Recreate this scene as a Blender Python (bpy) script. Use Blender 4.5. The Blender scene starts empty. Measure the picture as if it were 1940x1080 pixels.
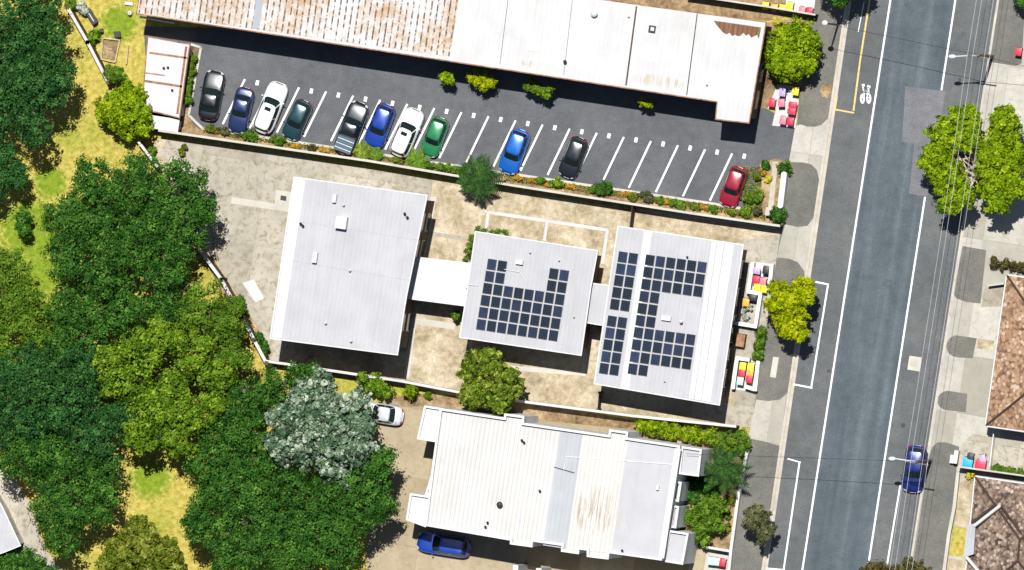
import bpy, bmesh, math, random
import numpy as np
from mathutils import Vector, Matrix

# ------------------------------------------------------------------ camera, world, sun, exposure
S = bpy.context.scene
C = S.collection
THETA = 0.185            # the aircraft's view leans a little to the east
DIST = 1500.0
PPM = 20.0               # photograph pixels per metre at the ground
FPX = PPM * DIST
ct, st = math.cos(THETA), math.sin(THETA)
cam_d = bpy.data.cameras.new('camera'); cam = bpy.data.objects.new('camera', cam_d); C.objects.link(cam)
cam.location = (DIST * st, 0, DIST * ct)
cam.rotation_euler = (0, THETA, 0)
cam_d.sensor_width = 36.0
cam_d.lens = 36.0 * FPX / 1940.0
cam_d.clip_start = 10; cam_d.clip_end = 6000
S.camera = cam

SUNV = Vector((0.09, 0.305, 1.0)).normalized()     # towards the sun
world = bpy.data.worlds.new('World'); S.world = world; world.use_nodes = True
wn = world.node_tree.nodes; wl = world.node_tree.links
for n in list(wn): wn.remove(n)
sky = wn.new('ShaderNodeTexSky'); sky.sky_type = 'NISHITA'; sky.sun_disc = False
sky.sun_elevation = math.asin(SUNV.z); sky.sun_rotation = math.atan2(SUNV.x, SUNV.y)
bg = wn.new('ShaderNodeBackground'); bg.inputs['Strength'].default_value = 0.05
wo = wn.new('ShaderNodeOutputWorld'); wl.new(sky.outputs[0], bg.inputs[0]); wl.new(bg.outputs[0], wo.inputs[0])
sun_d = bpy.data.lights.new('sun', 'SUN'); sun = bpy.data.objects.new('sun', sun_d); C.objects.link(sun)
sun_d.energy = 5.0; sun_d.angle = math.radians(0.5); sun_d.color = (1.0, 0.98, 0.945)
sun.rotation_euler = (-SUNV).to_track_quat('-Z', 'Y').to_euler(); sun.location = (20, 60, 200)
S.view_settings.view_transform = 'Standard'; S.view_settings.look = 'None'
S.view_settings.exposure = 0.08; S.view_settings.gamma = 1.0; S.view_settings.use_curve_mapping = False
S.cycles.max_bounces = 6; S.cycles.diffuse_bounces = 1; S.cycles.glossy_bounces = 3; S.cycles.transmission_bounces = 3

# ------------------------------------------------------------------ photograph pixel -> place on the level z
def W(px, py, z=0.0):
    u = (px - 970.0) / FPX; v = -(py - 540.0) / FPX
    X = (u * DIST - u * z * ct + z * st) / (ct + u * st)
    Y = v * (DIST - X * st - z * ct)
    return Vector((X, Y, z))
def W2(px, py, z=0.0):
    p = W(px, py, z); return (p.x, p.y)
GA = math.atan(0.152)
GU = Vector((math.cos(GA), -math.sin(GA), 0)); GV = Vector((math.sin(GA), math.cos(GA), 0))
def gridc(px, py, z=0): p = W(px, py, z); return p.dot(GU), p.dot(GV)
rnd = random.Random(7)

# ------------------------------------------------------------------ materials
class NT:
    def __init__(s, name):
        s.m = bpy.data.materials.new(name); s.m.use_nodes = True
        s.t = s.m.node_tree; s.n = s.t.nodes; s.l = s.t.links
        for x in list(s.n): s.n.remove(x)
        s.out = s.n.new('ShaderNodeOutputMaterial'); s.b = s.n.new('ShaderNodeBsdfPrincipled')
        s.l.new(s.b.outputs[0], s.out.inputs[0])
    def _in(s, sock, v):
        if hasattr(v, 'is_output') or isinstance(v, bpy.types.NodeSocket): s.l.new(v, sock)
        else:
            if isinstance(v, (tuple, list)) and len(v) == 3 and sock.type == 'RGBA': v = (*v, 1)
            sock.default_value = v
    def pos(s):
        return s.n.new('ShaderNodeNewGeometry').outputs['Position']
    def math(s, op, a, b=0.0, c=0.0, clamp=False):
        n = s.n.new('ShaderNodeMath'); n.operation = op; n.use_clamp = clamp
        s._in(n.inputs[0], a); s._in(n.inputs[1], b); s._in(n.inputs[2], c); return n.outputs[0]
    def dot(s, v, w):
        n = s.n.new('ShaderNodeVectorMath'); n.operation = 'DOT_PRODUCT'; s._in(n.inputs[0], v); n.inputs[1].default_value = w
        return n.outputs['Value']
    def comb(s, x, y, z=0.0):
        n = s.n.new('ShaderNodeCombineXYZ'); s._in(n.inputs[0], x); s._in(n.inputs[1], y); s._in(n.inputs[2], z); return n.outputs[0]
    def grid(s, sx=1.0, sy=1.0):
        p = s.pos(); x = s.dot(p, tuple(GU)); y = s.dot(p, tuple(GV)); z = s.dot(p, (0, 0, 1))
        return x, y, s.comb(s.math('MULTIPLY', x, sx), s.math('MULTIPLY', y, sy), z)
    def noise(s, vec, scale, detail=4.0, rough=0.55, dist=0.0):
        n = s.n.new('ShaderNodeTexNoise'); s._in(n.inputs['Vector'], vec); n.inputs['Scale'].default_value = scale
        n.inputs['Detail'].default_value = detail; n.inputs['Roughness'].default_value = rough; n.inputs['Distortion'].default_value = dist
        return n.outputs['Fac']
    def ramp(s, fac, stops, interp='LINEAR'):
        n = s.n.new('ShaderNodeValToRGB'); s._in(n.inputs[0], fac); e = n.color_ramp.elements; n.color_ramp.interpolation = interp
        while len(e) < len(stops): e.new(0.5)
        for i, (p, c) in enumerate(stops):
            e[i].position = p; e[i].color = (c, c, c, 1) if not isinstance(c, (tuple, list)) else (*c, 1)
        return n.outputs[0]
    def mix(s, fac, a, b, mode='MIX'):
        n = s.n.new('ShaderNodeMix'); n.data_type = 'RGBA'; n.blend_type = mode
        s._in(n.inputs['Factor'], fac); s._in(n.inputs['A'], a) if False else None
        s._in(n.inputs[6], a); s._in(n.inputs[7], b); return n.outputs[2]
    def bump(s, h, strength=0.3, dist=0.05):
        n = s.n.new('ShaderNodeBump'); n.inputs['Strength'].default_value = strength; n.inputs['Distance'].default_value = dist
        s._in(n.inputs['Height'], h); s.l.new(n.outputs[0], s.b.inputs['Normal'])
    def fin(s, col, rough=0.8, metal=0.0, spec=0.3, coat=0.0):
        s._in(s.b.inputs['Base Color'], col); s._in(s.b.inputs['Roughness'], rough); s.b.inputs['Metallic'].default_value = metal
        s.b.inputs['Specular IOR Level'].default_value = spec; s.b.inputs['Coat Weight'].default_value = coat
        s.b.inputs['Coat Roughness'].default_value = 0.04
        return s.m
def mul(c, k): return tuple(min(1, x * k) for x in c)

def mottled(name, col, var=0.25, scale=1.2, fine=9.0, rough=0.85, spec=0.2, bump=0.0):
    t = NT(name); p = t.pos()
    a = t.noise(p, scale, 5); b = t.noise(p, fine, 3, 0.7)
    base = t.ramp(a, [(0.3, mul(col, 1 - var)), (0.7, mul(col, 1 + var))])
    c = t.mix(0.55, base, t.ramp(b, [(0.28, 0.55), (0.72, 1.35)]), 'MULTIPLY')
    if bump: t.bump(b, bump, 0.02)
    return t.fin(c, rough, 0, spec)

def asphalt(name, col, streak=False, warm=0.1):
    t = NT(name); x, y, g = t.grid(1, 0.035 if streak else 1)
    p = t.pos()
    a = t.noise(p, 0.16, 5, 0.6); b = t.noise(p, 7.5, 3, 0.75); d = t.noise(p, 1.1, 4, 0.6)
    c = t.ramp(a, [(0.3, mul(col, 0.82)), (0.7, mul((col[0] * (1 + warm), col[1], col[2] * (1 - warm * .5)), 1.18))])
    c = t.mix(0.7, c, t.ramp(b, [(0.22, 0.5), (0.78, 1.5)]), 'MULTIPLY')
    c = t.mix(0.5, c, t.ramp(d, [(0.3, 0.75), (0.7, 1.25)]), 'MULTIPLY')
    if streak:
        s1 = t.noise(g, 0.75, 3, 0.6)
        c = t.mix(0.75, c, t.ramp(s1, [(0.3, (0.62, 0.7, 0.78)), (0.52, (0.95, 0.97, 1.0)), (0.72, (1.45, 1.45, 1.42))]), 'MULTIPLY')
    sp_ = t.noise(p, 0.55, 6, 0.75, 0.8)
    c = t.mix(t.math('MULTIPLY', t.ramp(sp_, [(0.58, 0.0), (0.7, 1.0)]), 0.5), c, mul(col, 0.5))
    c = t.mix(t.math('MULTIPLY', t.ramp(sp_, [(0.24, 1.0), (0.38, 0.0)]), 0.3), c, mul(col, 1.6))
    t.bump(b, 0.3, 0.01)
    return t.fin(c, 0.85, 0, 0.25)

def concrete(name, col, stain=(0.2, 0.17, 0.11), amount=0.5, joint=0.0):
    t = NT(name); x, y, g = t.grid(); p = t.pos()
    a = t.noise(p, 0.3, 6, 0.62); b = t.noise(p, 1.6, 6, 0.7, 0.6); f = t.noise(p, 10, 3, 0.7)
    c = t.ramp(a, [(0.3, mul(col, 0.82)), (0.7, mul(col, 1.1))])
    if joint:
        w_ = t.n.new('ShaderNodeTexWhiteNoise'); w_.noise_dimensions = '2D'
        t._in(w_.inputs['Vector'], t.comb(t.math('FLOOR', t.math('MULTIPLY', x, 1 / joint)), t.math('FLOOR', t.math('MULTIPLY', y, 0.8 / joint))))
        c = t.mix(1.0, c, t.ramp(w_.outputs['Value'], [(0.0, (0.8, 0.79, 0.75)), (1.0, (1.16, 1.16, 1.16))]), 'MULTIPLY')
    k = t.math('MULTIPLY', t.ramp(b, [(0.48, 0.0), (0.72, 1.0)]), amount)
    c = t.mix(k, c, stain)
    c = t.mix(0.4, c, t.ramp(f, [(0.25, 0.72), (0.75, 1.25)]), 'MULTIPLY')
    if joint:
        fx = t.math('ABSOLUTE', t.math('SUBTRACT', t.math('FRACT', t.math('MULTIPLY', x, 1 / joint)), 0.5))
        fy = t.math('ABSOLUTE', t.math('SUBTRACT', t.math('FRACT', t.math('MULTIPLY', y, 0.8 / joint)), 0.5))
        m = t.math('MAXIMUM', fx, fy)
        c = t.mix(t.math('MULTIPLY', t.math('GREATER_THAN', m, 0.5 - 0.03 / joint), t.math('MULTIPLY', t.ramp(a, [(0.4, 0.0), (0.6, 1.0)]), 0.45)), c, mul(col, 0.35))
    return t.fin(c, 0.9, 0, 0.15)

def grass_ground(name, spots):
    t = NT(name); p = t.pos()
    a = t.noise(p, 0.25, 5, 0.6); b = t.noise(p, 2.2, 5, 0.7); f = t.noise(p, 9, 3, 0.8)
    c = t.ramp(b, [(0.3, (0.28, 0.2, 0.035)), (0.5, (0.5, 0.41, 0.09)), (0.72, (0.66, 0.57, 0.19))])
    gr = t.ramp(b, [(0.3, (0.12, 0.2, 0.012)), (0.7, (0.30, 0.38, 0.04))])
    fac = t.math('MULTIPLY', t.ramp(a, [(0.48, 0.0), (0.68, 1.0)]), 0.6)
    for (px, py, r) in spots:
        w = W(px, py); n = t.n.new('ShaderNodeVectorMath'); n.operation = 'DISTANCE'; t._in(n.inputs[0], p); n.inputs[1].default_value = w
        d = t.math('ADD', t.math('MULTIPLY', n.outputs['Value'], 20.0 / r), t.math('MULTIPLY', t.math('SUBTRACT', b, 0.5), 1.1))
        fac = t.math('MAXIMUM', fac, t.ramp(d, [(0.55, 1.0), (1.0, 0.0)]))
    c = t.mix(fac, c, gr)
    c = t.mix(0.6, c, t.ramp(f, [(0.25, 0.55), (0.75, 1.4)]), 'MULTIPLY')
    t.bump(f, 0.6, 0.08)
    return t.fin(c, 0.95, 0, 0.05)

def drygrass(name, c0, c1, c2):
    t = NT(name); p = t.pos()
    a = t.noise(p, 0.35, 5, 0.6); b = t.noise(p, 1.7, 6, 0.72, 0.5); f = t.noise(p, 8, 3, 0.8)
    k = t.math('ADD', t.math('MULTIPLY', a, 0.5), t.math('MULTIPLY', b, 0.5))
    c = t.ramp(k, [(0.36, c0), (0.5, c1), (0.63, c2)])
    c = t.mix(0.55, c, t.ramp(f, [(0.25, 0.6), (0.75, 1.35)]), 'MULTIPLY')
    t.bump(f, 0.5, 0.06)
    return t.fin(c, 0.95, 0, 0.05)

def roofmetal(name, col, pitch=0.3, line=0.12, dirt=0.25, rough=0.55, dirtcol=(0.3, 0.27, 0.22), spots=(), spotcol=(0.25, 0.1, 0.03), z=6.0):
    """painted sheet roof: faint seams along the fall, streaks and blotches of dirt, rust where named"""
    t = NT(name); x, y, g = t.grid(1, 0.07); p = t.pos()
    fx = t.math('ABSOLUTE', t.math('SUBTRACT', t.math('FRACT', t.math('MULTIPLY', x, 1 / pitch)), 0.5))
    seam = t.ramp(fx, [(0.34, 0.0), (0.46, 1.0)])
    s = t.noise(g, 2.4, 4, 0.7); a = t.noise(p, 0.35, 6, 0.65); f = t.noise(p, 5, 4, 0.7)
    c = t.ramp(a, [(0.3, mul(col, 0.9)), (0.7, mul(col, 1.06))])
    c = t.mix(t.math('MULTIPLY', seam, line), c, mul(col, 0.35))
    c = t.mix(t.math('MULTIPLY', t.ramp(s, [(0.52, 0.0), (0.8, 1.0)]), dirt), c, dirtcol)
    c = t.mix(t.math('MULTIPLY', t.ramp(f, [(0.68, 0.0), (0.8, 1.0)]), dirt * 1.2), c, dirtcol)
    for (px, py, rx, ry) in spots:
        cx, cy = gridc(px, py, z)
        d = t.math('ADD', t.math('POWER', t.math('DIVIDE', t.math('SUBTRACT', x, cx), rx / 20), 2.0), t.math('POWER', t.math('DIVIDE', t.math('SUBTRACT', y, cy), ry / 20), 2.0))
        k = t.math('MULTIPLY', t.ramp(d, [(0.25, 1.0), (1.0, 0.0)]), t.ramp(t.noise(g, 4.5, 3, 0.7), [(0.46, 0.0), (0.62, 0.9)]))
        c = t.mix(k, c, spotcol)
    t.bump(seam, 0.15, 0.02)
    return t.fin(c, rough, 0, 0.35)

def rustroof(name):
    t = NT(name); x, y, g = t.grid(1, 0.1); p = t.pos()
    fr = t.math('FRACT', t.math('MULTIPLY', x, 1 / 0.58))
    rib = t.ramp(t.math('ABSOLUTE', t.math('SUBTRACT', fr, 0.5)), [(0.33, 0.0), (0.4, 1.0)])
    a = t.noise(p, 0.16, 5, 0.6); b = t.noise(p, 1.1, 6, 0.75, 0.4); s = t.noise(g, 2.0, 5, 0.75); f = t.noise(p, 3.3, 4, 0.75)
    gt = t.ramp(t.noise(p, 2.4, 3, 0.65), [(0.42, 0.0), (0.54, 1.0)])
    white = t.ramp(s, [(0.28, (0.52, 0.48, 0.45)), (0.5, (0.66, 0.64, 0.63))])
    c = t.mix(t.ramp(t.math('MULTIPLY', a, b), [(0.2, 0.0), (0.34, 0.85)]), white, (0.44, 0.27, 0.12))
    c = t.mix(t.ramp(s, [(0.58, 0.0), (0.74, 0.5)]), c, (0.5, 0.34, 0.17))
    c = t.mix(t.math('MULTIPLY', t.math('MULTIPLY', rib, gt), 0.88), c, (0.055, 0.035, 0.025))
    c = t.mix(t.ramp(f, [(0.62, 0.0), (0.69, 0.85)]), c, (0.075, 0.04, 0.025))
    return t.fin(c, 0.75, 0, 0.25)

def tiles(name, cols):
    t = NT(name); x, y, g = t.grid(); p = t.pos()
    v = t.n.new('ShaderNodeTexVoronoi'); t._in(v.inputs['Vector'], t.comb(t.math('MULTIPLY', x, 3.6), t.math('MULTIPLY', y, 3.3), 0)); v.inputs['Scale'].default_value = 1.0
    r = t.n.new('ShaderNodeSeparateColor'); t.l.new(v.outputs['Color'], r.inputs[0])
    n = len(cols); c = t.ramp(r.outputs[0], [(i / (n - 1), k) for i, k in enumerate(cols)])
    c = t.mix(t.ramp(v.outputs['Distance'], [(0.55, 0.0), (0.85, 0.7)]), c, mul(cols[0], 0.4))
    c = t.mix(0.5, c, t.ramp(t.noise(p, 0.5, 5), [(0.3, 0.7), (0.7, 1.25)]), 'MULTIPLY')
    t.bump(v.outputs['Distance'], 0.5, 0.05)
    return t.fin(c, 0.85, 0, 0.2)

def plain(name, col, rough=0.6, metal=0.0, spec=0.4, coat=0.0, var=0.1):
    t = NT(name); p = t.pos(); a = t.noise(p, 3.0, 4, 0.6)
    c = t.ramp(a, [(0.3, mul(col, 1 - var)), (0.7, mul(col, 1 + var))])
    return t.fin(c, rough, metal, spec, coat)

def paintmark(name, col, wear=0.5, under=(0.07, 0.075, 0.08)):
    t = NT(name); p = t.pos(); a = t.noise(p, 2.5, 5, 0.7); b = t.noise(p, 9, 3, 0.7)
    c = t.mix(t.math('MULTIPLY', t.ramp(t.math('MULTIPLY', a, b), [(0.24, 0.0), (0.42, 1.0)]), wear), col, under)
    return t.fin(c, 0.7, 0, 0.2)

def carpaint(name, col, metal=0.35):
    t = NT(name); p = t.pos(); a = t.noise(p, 2.0, 4, 0.6)
    c = t.ramp(a, [(0.3, mul(col, 0.93)), (0.7, mul(col, 1.05))])
    t._in(t.b.inputs['Base Color'], c)
    t.fin(c, 0.3, metal, 0.5, 1.0); t.b.inputs['Coat Roughness'].default_value = 0.24; t.b.inputs['Coat IOR'].default_value = 1.9; return t.m

def leafmat(name, c0, c1, c2=None, trans=0.25):
    t = NT(name); p = t.pos(); g = t.n.new('ShaderNodeNewGeometry')
    a = t.noise(p, 0.7, 4, 0.6)
    at = t.n.new('ShaderNodeAttribute'); at.attribute_name = 'tone'
    k = t.math('ADD', t.math('ADD', t.math('MULTIPLY', g.outputs['Random Per Island'], 0.3), t.math('MULTIPLY', a, 0.3)), t.math('MULTIPLY', at.outputs['Fac'], 0.45))
    c = t.ramp(k, [(0.27, c0), (0.53, c1), (0.82, c2 or mul(c1, 1.4))])
    t.fin(c, 0.7, 0, 0.12)
    tr = t.n.new('ShaderNodeBsdfTranslucent'); t.l.new(c, tr.inputs[0])
    ms = t.n.new('ShaderNodeMixShader'); ms.inputs[0].default_value = trans
    t.l.new(t.b.outputs[0], ms.inputs[1]); t.l.new(tr.outputs[0], ms.inputs[2]); t.l.new(ms.outputs[0], t.out.inputs[0])
    return t.m

def solarmat(name):
    t = NT(name); oi = t.n.new('ShaderNodeObjectInfo'); p = t.pos()
    x, y, g = t.grid()
    a = t.noise(p, 1.3, 3)
    k = t.math('ADD', t.math('MULTIPLY', oi.outputs['Random'], 0.6), t.math('MULTIPLY', a, 0.4))
    c = t.ramp(k, [(0.2, (0.005, 0.011, 0.02)), (0.6, (0.009, 0.017, 0.036)), (0.95, (0.03, 0.045, 0.11))])
    gl = t.math('MAXIMUM', t.math('GREATER_THAN', t.math('FRACT', t.math('MULTIPLY', x, 6.2)), 0.86), t.math('GREATER_THAN', t.math('FRACT', t.math('MULTIPLY', y, 6.2)), 0.86))
    c = t.mix(t.math('MULTIPLY', gl, 0.2), c, (0.2, 0.25, 0.3))
    return t.fin(c, 0.18, 0, 0.35)

def brick(name, c0, c1, mortar):
    t = NT(name); n = t.n.new('ShaderNodeTexBrick'); p = t.pos(); x, y, g = t.grid()
    t._in(n.inputs['Vector'], t.comb(t.math('ADD', x, y), t.dot(p, (0, 0, 1)), 0)); n.inputs['Scale'].default_value = 4.2
    n.inputs['Color1'].default_value = (*c0, 1); n.inputs['Color2'].default_value = (*c1, 1); n.inputs['Mortar'].default_value = (*mortar, 1)
    n.inputs['Mortar Size'].default_value = 0.02
    return t.fin(n.outputs['Color'], 0.9, 0, 0.15)

M = {}
M['ground'] = grass_ground('dry park grass', [(60, 440, 85), (95, 345, 40), (78, 520, 55), (285, 905, 50), (225, 45, 45), (60, 540, 60)])
M['road'] = asphalt('road asphalt', (0.098, 0.12, 0.132), True, 0.03)
M['patch'] = asphalt('road patch asphalt', (0.165, 0.172, 0.19), False, 0.08)
M['verge'] = asphalt('parking lane asphalt', (0.118, 0.13, 0.134), False, 0.08)
M['carpark'] = asphalt('car park asphalt', (0.116, 0.123, 0.131), False, 0.02)
M['path_asphalt'] = asphalt('footpath asphalt', (0.15, 0.155, 0.138), False, 0.1)
M['concrete'] = concrete('crossover concrete', (0.47, 0.45, 0.395), (0.32, 0.29, 0.2), 0.6, 4.4)
M['yardconc'] = concrete('yard concrete', (0.47, 0.43, 0.36), (0.2, 0.18, 0.1), 0.95, 6.3)
M['drive'] = concrete('beige driveway', (0.42, 0.35, 0.24), (0.28, 0.21, 0.1), 0.6, 5.2)
M['kerb'] = concrete('kerb concrete', (0.55, 0.5, 0.42), (0.3, 0.25, 0.17), 0.5)
M['palekerb'] = concrete('pale concrete', (0.58, 0.55, 0.48), (0.4, 0.35, 0.26), 0.3)
M['paving'] = concrete('white paving', (0.66, 0.64, 0.62), (0.5, 0.45, 0.4), 0.25)
M['yard'] = drygrass('dry yard grass', (0.25, 0.2, 0.115), (0.48, 0.395, 0.265), (0.68, 0.6, 0.46))
M['soil'] = drygrass('garden soil', (0.11, 0.07, 0.035), (0.3, 0.21, 0.115), (0.54, 0.4, 0.22))
M['white_line'] = paintmark('white road paint', (0.9, 0.92, 0.92), 0.45)
M['bay_line'] = paintmark('white bay paint', (0.92, 0.92, 0.9), 0.25)
M['yellow_line'] = paintmark('yellow road paint', (0.72, 0.55, 0.2), 0.5)
M['rust'] = rustroof('rusty ribbed iron')
M['smooth'] = roofmetal('pale sheet roof', (0.575, 0.57, 0.565), 0.5, 0.06, 0.25, 0.55, (0.35, 0.26, 0.16), [(1255, 155, 60, 14), (1010, 122, 30, 8)], (0.44, 0.34, 0.2), 5.5)
M['skylight'] = roofmetal('grey translucent sheet', (0.36, 0.39, 0.42), 0.25, 0.2, 0.3)
M['grey_roof'] = roofmetal('pale grey school roof', (0.455, 0.455, 0.475), 0.42, 0.06, 0.38, 0.5, (0.32, 0.3, 0.28))
M['grey_roof2'] = roofmetal('weathered grey school roof', (0.45, 0.45, 0.465), 0.42, 0.06, 0.38, 0.5, (0.3, 0.29, 0.27))
M['white_roof'] = roofmetal('white sheet roof', (0.66, 0.66, 0.66), 0.35, 0.1, 0.1, 0.5)
M['white_ribbed'] = roofmetal('white ribbed roof', (0.59, 0.58, 0.555), 0.42, 0.22, 0.18, 0.55, (0.45, 0.36, 0.22))
M['stained_ribbed'] = roofmetal('rust streaked white roof', (0.62, 0.60, 0.555), 0.42, 0.22, 0.2, 0.55, (0.5, 0.4, 0.25), [(1128, 968, 46, 50)], (0.3, 0.17, 0.07), 7.4)
M['lavender'] = roofmetal('smooth grey membrane', (0.48, 0.48, 0.50), 2.0, 0.03, 0.25, 0.6, (0.38, 0.35, 0.3), [(1170, 985, 40, 22)], (0.44, 0.40, 0.33), 7.4)
M['bluegrey'] = roofmetal('blue grey sheet', (0.42, 0.435, 0.455), 0.42, 0.1, 0.4, 0.55, (0.22, 0.22, 0.21))
M['rust_sheet'] = roofmetal('rusted streaky iron', (0.2, 0.1, 0.05), 0.45, 0.6, 0.8, 0.8, (0.5, 0.36, 0.26))
M['shed_roof'] = roofmetal('shed sheet roof', (0.6, 0.59, 0.6), 0.3, 0.06, 0.25, 0.6, (0.4, 0.22, 0.12))
M['rusttrim'] = mottled('rusty flashing', (0.33, 0.17, 0.1), 0.5, 2.0)
M['whitetrim'] = plain('white trim', (0.66, 0.655, 0.64), 0.6)
M['cream'] = mottled('cream render', (0.6, 0.55, 0.45), 0.12)
M['whitewall'] = mottled('white render', (0.86, 0.85, 0.82), 0.06)
M['brick'] = brick('brown brick', (0.1, 0.07, 0.05), (0.13, 0.085, 0.06), (0.17, 0.16, 0.14))
M['glass'] = plain('window glass', (0.02, 0.035, 0.04), 0.08, 0, 0.5, 0, 0.2)
M['dark'] = plain('dark metal', (0.025, 0.027, 0.03), 0.5)
M['darkwood'] = mottled('weathered timber', (0.1, 0.075, 0.055), 0.35, 2.5)
M['timber'] = mottled('pale timber', (0.5, 0.38, 0.23), 0.3, 2.5)
M['polewood'] = mottled('grey pole timber', (0.16, 0.14, 0.12), 0.3, 3)
M['galv'] = plain('galvanised steel', (0.75, 0.77, 0.78), 0.35, 0.3)
M['solar'] = solarmat('solar cells')
M['solarframe'] = plain('panel frame', (0.05, 0.055, 0.06), 0.4)
M['tile_red'] = tiles('terracotta tiles', [(0.2, 0.105, 0.06), (0.38, 0.235, 0.14), (0.46, 0.3, 0.19), (0.34, 0.19, 0.11), (0.42, 0.27, 0.16), (0.6, 0.47, 0.36)])
M['tile_brown'] = tiles('brown tiles', [(0.06, 0.045, 0.04), (0.25, 0.175, 0.13), (0.33, 0.24, 0.18), (0.15, 0.1, 0.075), (0.28, 0.2, 0.15), (0.5, 0.4, 0.32)])
M['ridge'] = plain('ridge cap', (0.06, 0.035, 0.025), 0.8)
M['tyre'] = plain('tyre rubber', (0.015, 0.015, 0.016), 0.8)
M['rim'] = plain('alloy rim', (0.45, 0.46, 0.48), 0.3, 0.8)
M['lamp'] = plain('headlamp lens', (0.75, 0.78, 0.8), 0.1, 0.2)
M['tail'] = plain('tail lamp lens', (0.35, 0.01, 0.012), 0.15)
M['carglass'] = plain('car glass', (0.012, 0.022, 0.024), 0.04, 0, 0.6, 0, 0.1)
M['blackplastic'] = plain('black plastic', (0.02, 0.02, 0.022), 0.55)
M['wire'] = plain('bare conductor', (0.6, 0.61, 0.63), 0.7, 0.0)
M['wire_black'] = plain('insulated cable', (0.03, 0.03, 0.032), 0.5)
M['bark'] = mottled('grey bark', (0.2, 0.16, 0.12), 0.35, 2)
M['palebark'] = mottled('pale bark', (0.6, 0.5, 0.38), 0.25, 2)
M['leaf_dark'] = leafmat('dark green leaves', (0.014, 0.064, 0.007), (0.037, 0.128, 0.014), (0.14, 0.30, 0.038), .12)
M['leaf_deep'] = leafmat('deep blue green leaves', (0.010, 0.052, 0.010), (0.026, 0.104, 0.020), (0.10, 0.25, 0.055), .12)
M['leaf_mid'] = leafmat('mid green leaves', (0.045, 0.115, 0.006), (0.10, 0.205, 0.012), (0.24, 0.36, 0.045), .15)
M['leaf_khaki'] = leafmat('khaki green leaves', (0.05, 0.1, 0.006), (0.12, 0.19, 0.012), (0.42, 0.46, 0.07), .15)
M['leaf_yell'] = leafmat('yellow green leaves', (0.045, 0.115, 0.006), (0.115, 0.225, 0.010), (0.33, 0.46, 0.04), .15)
M['leaf_lime'] = leafmat('lime leaves', (0.14, 0.2, 0.001), (0.36, 0.44, 0.002), (0.6, 0.62, 0.008), .2)
M['leaf_bright'] = leafmat('bright green leaves', (0.075, 0.16, 0.002), (0.22, 0.34, 0.004), (0.45, 0.57, 0.02), .18)
M['leaf_silver'] = leafmat('silver leaves', (0.03, 0.075, 0.03), (0.13, 0.22, 0.12), (0.58, 0.64, 0.50), .1)
M['leaf_olive'] = leafmat('olive leaves', (0.055, 0.095, 0.005), (0.14, 0.185, 0.012), (0.36, 0.38, 0.07), .15)
M['leaf_palm'] = leafmat('dark palm leaves', (0.010, 0.035, 0.006), (0.022, 0.07, 0.010), (0.06, 0.14, 0.02), .08)
M['leaf_grey'] = leafmat('grey olive leaves', (0.04, 0.055, 0.03), (0.12, 0.13, 0.055), (0.25, 0.24, 0.1))
M['leaf_brown'] = leafmat('brown olive leaves', (0.05, 0.045, 0.01), (0.11, 0.1, 0.03), (0.2, 0.17, 0.06))
M['leaf_white'] = leafmat('whitish leaves', (0.3, 0.34, 0.26), (0.6, 0.64, 0.55), (0.8, 0.8, 0.74))
M['flower'] = leafmat('orange flowers', (0.3, 0.17, 0.02), (0.62, 0.34, 0.03), (0.8, 0.58, 0.1))
M['flower_y'] = leafmat('yellow flowers', (0.4, 0.35, 0.02), (0.8, 0.65, 0.04), (0.9, 0.8, 0.2))

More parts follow.
